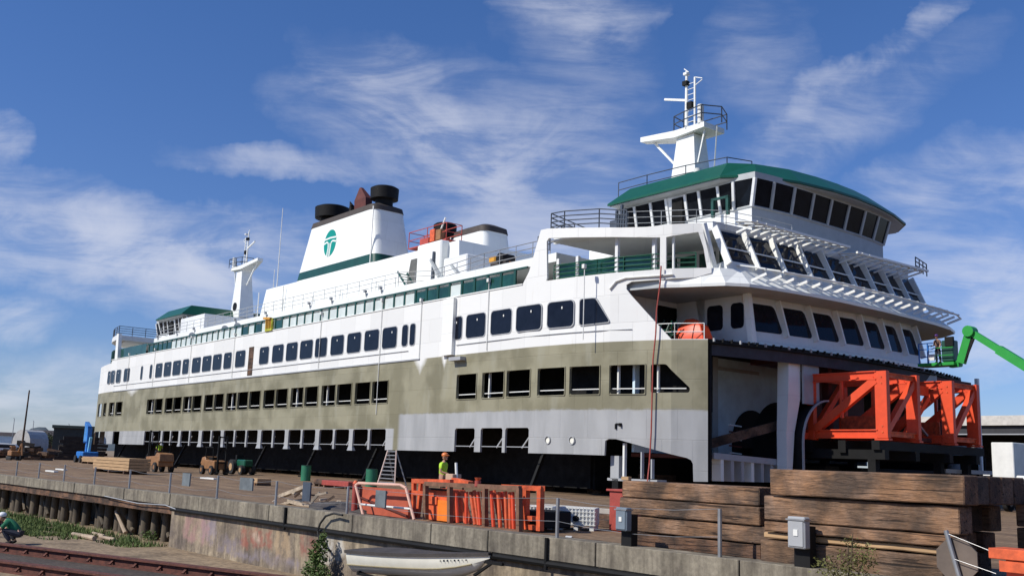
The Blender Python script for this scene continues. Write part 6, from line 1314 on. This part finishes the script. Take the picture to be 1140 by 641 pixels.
plant(165, 601, -2.1, 'small weed clump on the mud beside the pier corner', [((0, 0, .2), (.6, .4, .25), 260)], leafm, .06, [((0, 0, 0), (0, 0, .3))])
m = MB()
for _ in range(22000):
    s = random.uniform(4.8, 46); w_ = random.random()**.8; u = edge(s)+.2-w_*(3.6 if s > 9 else 2)
    if s < 11 and random.random() > .35: continue
    if math.sin(s*1.7+u*2)+math.sin(u*3.1-s*.8) < -.9: continue
    h = random.uniform(.08, .30)*(1.2-w_*.6); a = random.uniform(0, 6.28); dx, dy = math.cos(a)*.03, math.sin(a)*.03; lx, ly = random.uniform(-.1, .1), random.uniform(-.1, .1)
    m.add([(s-dx, u-dy, -2.1), (s+dx, u+dy, -2.1), (s+lx, u+ly, -2.1+h)], [(0, 1, 2)])
o = m.build('grass', grassm); solo(o, 'rough green grass on the mud along the foot of the pier piles', 'grass', 0, 0, 0, kind='stuff')

# ================================================================== FAR THINGS, LEFT AND RIGHT
# warehouse on the right
roofw = M('pale_roof', (.55, .52, .47), .7); wh = thing('warehouse', 'long low warehouse with a pale roof edge and dark open front at the far right', 'warehouse', 0, 0, 0)
a = gu(1080, 463, 95); UW_ = 95; sa = gu(1022, 462, UW_)[0]
zt_ = a[2]; MB().box(-70, sa, UW_-.5, UW_+40, zt_-1.3, zt_).build('roof', roofw, wh); MB().box(-70, sa, UW_, UW_+.5, zt_-2.4, zt_-1.3).build('fascia', M('dark_cladding', (.03, .03, .035), .7), wh); MB().box(-70, sa, UW_+8, UW_+8.5, 0, zt_-1.3).build('inner_wall', dark, wh)
MB().box(-70, sa, UW_-.1, UW_, zt_-2.55, zt_-2.4).build('eave_strip', palegrey, wh); MB().box(sa-.5, sa, UW_, UW_+40, 0, zt_-1.3).build('end_wall', M('dark_cladding_end', (.06, .06, .065), .7), wh)
for k in range(8): MB().box(sa-8-k*9.5, sa-7.5-k*9.5, UW_, UW_+.6, 0, zt_-2.4).build('column', palegrey, wh)
# white container and truck cab
uc = 19; p = gu(1103, 492, uc); q_ = gu(1136, 517, uc); t = thing('box_truck', 'white box truck parked on the right beyond the timber stack', 'truck', p[0], uc, 0)
wdt = p[0]-gu(1128, 500, uc)[0]; h = p[2]
MB().box(-wdt, 0, 0, 6, 1.1, h).build('cargo_box', plastic, t, bevel=.04); MB().box(-wdt-.02, 0.02, -.04, .0, 1.1, 1.3).build('bumper', palegrey, t); MB().loft([[(-wdt, 6, 1), (0, 6, 1), (0, 8, 1), (-wdt, 8, 1)], [(-wdt, 6, 2.9), (0, 6, 2.9), (0, 7.4, 2.9), (-wdt, 7.4, 2.9)]]).build('cab', plastic, t, bevel=.05); MB().box(-wdt+.2, -.2, -.02, .1, .6, 1.1).build('step', black, t)
for a_ in (-wdt+.3, -.3):
    for b in (1.2, 6.8): w = MB().tube((a_-.15, b, .5), (a_+.15, b, .5), .5, n=18).build('wheel', rubber, t, smooth=True); MB().tube((a_-.17, b, .5), (a_+.17, b, .5), .22, n=12).build('rim', galv, w)
for k in range(6): MB().box(.1, .5, -.1, -.05, .3+k*.35, .36+k*.35).build('rung', plastic, t)
p = gu(1130, 512, 17); t = thing('pump_set', 'white and grey pump set with pipes right of the box truck', 'pump', p[0], 17, 0)
MB().box(-1.6, 0, 0, 1, .5, 2.1).build('frame', plastic, t, bevel=.05); MB().box(-3.2, -1.9, 0, 1, .2, 1.7).build('tank', palegrey, t, bevel=.1); MB().tube((-.4, -.3, .6), (-.4, -.3, 1.6), .25, n=12).build('motor', black, t, smooth=True); MB().box(-3.4, 0, -.1, 1.1, 0, .2).build('skid', redp, t)
for z in (.9, 1.4, 1.9): MB().tube((-2.4, -.15, z), (0, -.15, z), .09).build('pipe', plastic, t)
# left background
p = gz(70, 512); t = thing('timber_pile', 'long dark pile of stacked timbers beyond the far end of the ferry', 'timber pile', p[0]+2, p[1]+3, 0, rot=R(76))
for k in range(7): MB().box(-3.6+(k*31 % 4)*.12, 3.6-(k*37 % 5)*.2-k*.1, 0, 3, k*.5, k*.5+.46).build('timber_layer', M('tarred_timber', (.035, .028, .024), .9, var=.4) if k == 0 else bpy.data.materials['tarred_timber'], t)
p = gz(15, 512); t = thing('small_excavator', 'orange-brown tracked excavator at the far left of the quay', 'excavator', p[0], p[1], 0); t.scale = (.5, .5, .5)
MB().box(-2, 2, -1.2, 1.2, 1.1, 2.4).build('body', tanm, t, bevel=.15); MB().box(-.2, 1.4, -1.0, .2, 2.4, 3.6).build('cab', tanm, t, bevel=.1); MB().box(-.1, 1.3, -1.04, -1.0, 2.7, 3.4).build('cab_window', dark, t)
for b in (-1.1, 1.1): MB().box(-2.3, 2.3, b-.3, b+.3, 0, .95).build('track', rubber, t, bevel=.2)
MB().bar((-1.8, .5, 2), (-4.5, .5, 4.2), .35).build('boom', tanm, t); MB().bar((-4.5, .5, 4.2), (-6, .5, 1.2), .28).build('stick', tanm, t); MB().box(-6.4, -5.6, .1, .9, .5, 1.3).build('bucket', black, t)
t = thing('blue_lift', 'bright blue folded boom lift at the far left end of the ferry', 'boom lift', gu(97, 507, -2)[0], -2, 0)
MB().box(-1.4, 1.4, -1, 1, .5, 1.4).build('chassis', bluep, t, bevel=.1); MB().bar((0, 0, 1.2), (.2, 0, 4.4), .55).build('lower_boom', bluep, t); MB().bar((.2, 0, 4.4), (1.6, 0, 5.0), .5).build('knuckle', bluep, t); MB().bar((1.5, 0, 5.0), (.2, -.4, 2.6), .4).build('upper_boom', M('light_blue_paint', (.15, .42, .75), .4), t); MB().bar((-.4, 0, 1.2), (-.8, 0, 3.2), .3).build('jib', M('pale_blue_paint', (.2, .5, .7), .4), t)
for a in (-1.1, 1.1):
    for b in (-1, 1): MB().tube((a, b-.2, .45), (a, b+.2, .45), .45, n=16).build('wheel', rubber, t, smooth=True)
def far_pt(x, dist):
    d = ray(x, 500); d = Vector((d.x, d.y, 0)).normalized(); return su(CAM+d*dist)
hz = lambda x: 496+.0349*x
def far_thing(x0_, x1_, ytop, dist, name, lab, cat, kind):
    p = far_pt((x0_+x1_)/2, dist); w = (x1_-x0_)/1100*dist; h = (hz(x0_)-ytop)/1100*dist+1.8
    t = thing(name, lab, cat, p[0], p[1], 0, rot=R(74)); return t, w, h
t, w, h = far_thing(9, 36, 480, 260, 'storage_tent', 'white domed storage tent on the far left skyline', 'tent', 0)
t.rotation_euler[2] = RZ+R(35); w *= .8
pts = [(-w/2, 0)]+[(w/2*math.cos(R(a)), h*.45+h*.55*math.sin(R(a))) for a in range(180, -1, -20)]+[(w/2, 0)]
MB().prism_u(pts, 0, 6).build('shell', M('faded_canvas', (.45, .44, .42), .8), t); MB().box(-w*.2, w*.2, -.2, 0, 0, h*.55).build('opening', dark, t)
t, w, h = far_thing(62, 104, 476, 240, 'shed', 'dark flat-roofed shed behind the blue lift', 'shed', 0)
MB().box(-w/2, w/2, 0, 12, 0, h-.6).build('walls', M('dark_shed', (.04, .045, .04), .8), t); MB().box(-w/2-.4, w/2+.4, -.4, 12.4, h-.6, h).build('roof', M('mossy_roof', (.09, .11, .08), .9), t)
t, w, h = far_thing(0, 12, 486, 220, 'parked_van', 'small pale van parked at the far left edge', 'van', 0)
MB().loft([[(-2.6, 0, .5), (2.6, 0, .5), (2.6, 1.9, .5), (-2.6, 1.9, .5)], [(-2.6, 0, 1.3), (2.6, 0, 1.3), (2.6, 1.9, 1.3), (-2.6, 1.9, 1.3)], [(-1.7, .1, 2.2), (2.5, .1, 2.3), (2.5, 1.8, 2.3), (-1.7, 1.8, 2.2)]]).build('body', plastic, t, bevel=.08); MB().box(-1.6, 2.0, .0, .06, 1.35, 2.0).build('window', glass, t)
for a in (-1.7, 1.7):
    for b in (.1, 1.8): MB().tube((a, b-.12, .38), (a, b+.12, .38), .38, n=14).build('wheel', rubber, t, smooth=True)
for k, (x, w_, h_) in enumerate(((42, 10, 5.2), (50, 7, 4.2), (58, 12, 6), (2, 14, 5), (30, 9, 3.5), (22, 8, 3.2))):
    p = far_pt(x, 330+k*14); t = thing('distant_building', ('low brown works building on the skyline right of the tent', 'small grey hut on the skyline', 'tall dark works building left of the shed', 'grey building at the left edge of the skyline', 'low building just right of the tent', 'low pale building behind the tent')[k], 'building', p[0], p[1], 0, rot=R(70+k*3), group='buildings on the far left skyline')
    MB().box(-w_/2, w_/2, 0, 8, 0, h_).build('walls', (timber_old, palegrey, darkb, bluegrey, capm, greyw)[k], t); MB().loft([[(-w_/2-.3, -.3, h_), (w_/2+.3, -.3, h_), (w_/2+.3, 8.3, h_), (-w_/2-.3, 8.3, h_)], [(-w_/2-.3, 4, h_+1.2), (w_/2+.3, 4, h_+1.2), (w_/2+.3, 4.1, h_+1.2), (-w_/2-.3, 4.1, h_+1.2)]]).build('roof', capm, t)
    for a in (-.25, .25): MB().box(a*w_-.6, a*w_+.6, -.05, 0, 1, 2.4).build('window', glass, t)
p = far_pt(24, 170); t = thing('utility_pole', 'tall thin dark pole on the far left skyline', 'pole', p[0], p[1], 0); h = (496-441)/1100*170+1.8
MB().tube((0, 0, 0), (-.5, 0, h), .17, .10, n=10).build('shaft', timber_old, t, smooth=True); MB().bar((-.9, 0, h-.5), (.1, 0, h-.5), .08).build('crossarm', timber_old, t)
for k, x in enumerate((12, 34, 74)): p = far_pt(x, 300+20*k); t = thing('street_pole', ('short lamp pole left of the tent', 'thin pole right of the tent', 'thin pole above the dark shed')[k], 'pole', p[0], p[1], 0, group='thin poles on the skyline'); MB().tube((0, 0, 0), (0, 0, 9), .12, .08).build('shaft', galv, t); MB().bar((0, 0, 9), (1, 0, 9.2), .12).build('arm', galv, t)
treem = M('far_tree_leaves', (.045, .06, .03), .9, var=.4, scale=.5)
for k, (x, r_) in enumerate(((47, 3.2), (53, 2.6), (68, 3.0), (40, 2.5))):
    p = far_pt(x, 290+12*k); t = thing('tree', ('round dark tree right of the tent', 'small dark tree left of the shed', 'dark tree behind the shed', 'bushy tree beside the tent')[k], 'tree', p[0], p[1], 0, group='trees on the far left skyline'); MB().tube((0, 0, 0), (0, 0, 3.4), .3, .15).build('trunk', stem, t)
    m = MB()
    for j in range(7): leaves(m, (random.uniform(-.6, .6)*r_, random.uniform(-.6, .6)*r_, 3.6+random.uniform(-.6, .8)), (r_*.6, r_*.6, r_*.45), 70, .38)
    m.build('crown', treem, t)
bed = ground_mat('dark_track_bed', [(.05, .038, .03), (.10, .075, .055)], 1.2, 7)

A_ = (60, line_u(60, p0q, p1q)); B_ = (-40, line_u(-40, p0q, p1q))
m = MB(); m.add([(A_[0], A_[1]+.5, -2.092), (B_[0], B_[1]+.5, -2.092), (B_[0], B_[1]-3.5, -2.092), (A_[0], A_[1]-3.5, -2.092)], [(0, 1, 2, 3)]); solo(m.build('track_bed', bed), 0, 0, 0, 0, 0, kind='structure')
# low clutter in front of the far left skyline
for k, (x, dd, w_, h_, lab) in enumerate(((33, 150, 4.5, 2.6, 'low heap of dark logs on the far left quay'), (8, 160, 6.0, 1.2, 'grey gravel-coloured heap of sacks at the left edge'), (52, 175, 9, 2.6, 'mixed heap of scrap and planks behind the long timber pile'), (84, 165, 6, 3.2, 'dark heap beside the blue lift'))):
    p = far_pt(x, dd); t = thing('scrap_heap', lab, 'heap', p[0], p[1], 0, rot=R(76), group='heaps on the far quay')
    for j in range(16):
        a = random.uniform(-w_/2, w_/2); z = random.uniform(0, h_)*(1-abs(a)/(w_/2)*.7); MB().bar((a-random.uniform(.6, 1.6), random.uniform(-.8, .8), z), (a+random.uniform(.6, 1.6), random.uniform(-.8, .8), max(.1, z+random.uniform(-.4, .4))), random.uniform(.25, .55)).build('log', (timber_old, bpy.data.materials['tarred_timber'], timber, capm)[j % 4], t)
# more loose planks on the scrap heap
bw = bpy.data.materials['bleached_plank']
lab2 = ['grey plank end sticking up behind the scrap heap', 'narrow plank crossing low over the left of the scrap heap', 'pale board fallen against the right of the scrap heap', 'short thick billet at the foot of the scrap heap', 'twisted lath arching over the middle of the scrap heap', 'broken board flat on the dark sheet, right of the white lath', 'half buried plank at the very left of the scrap heap']
for k, (xa, ya, xb, yb, w) in enumerate(((328, 553, 340, 543, .1), (308, 563, 330, 557, .12), (360, 560, 372, 552, .12), (333, 567, 345, 564, .16), (334, 549, 350, 551, .07), (350, 564, 366, 562, .12), (300, 566, 314, 563, .14))):
    p = px(xa, ya, -23.5+.1*k); q = px(xb, yb, -23.2+.1*k); solo(MB().bar(p, q, w*1.4, w*.7).build('plank', bw if k % 2 else timber), lab2[k], 'plank', 0, 0, 0, group='planks of the scrap heap')
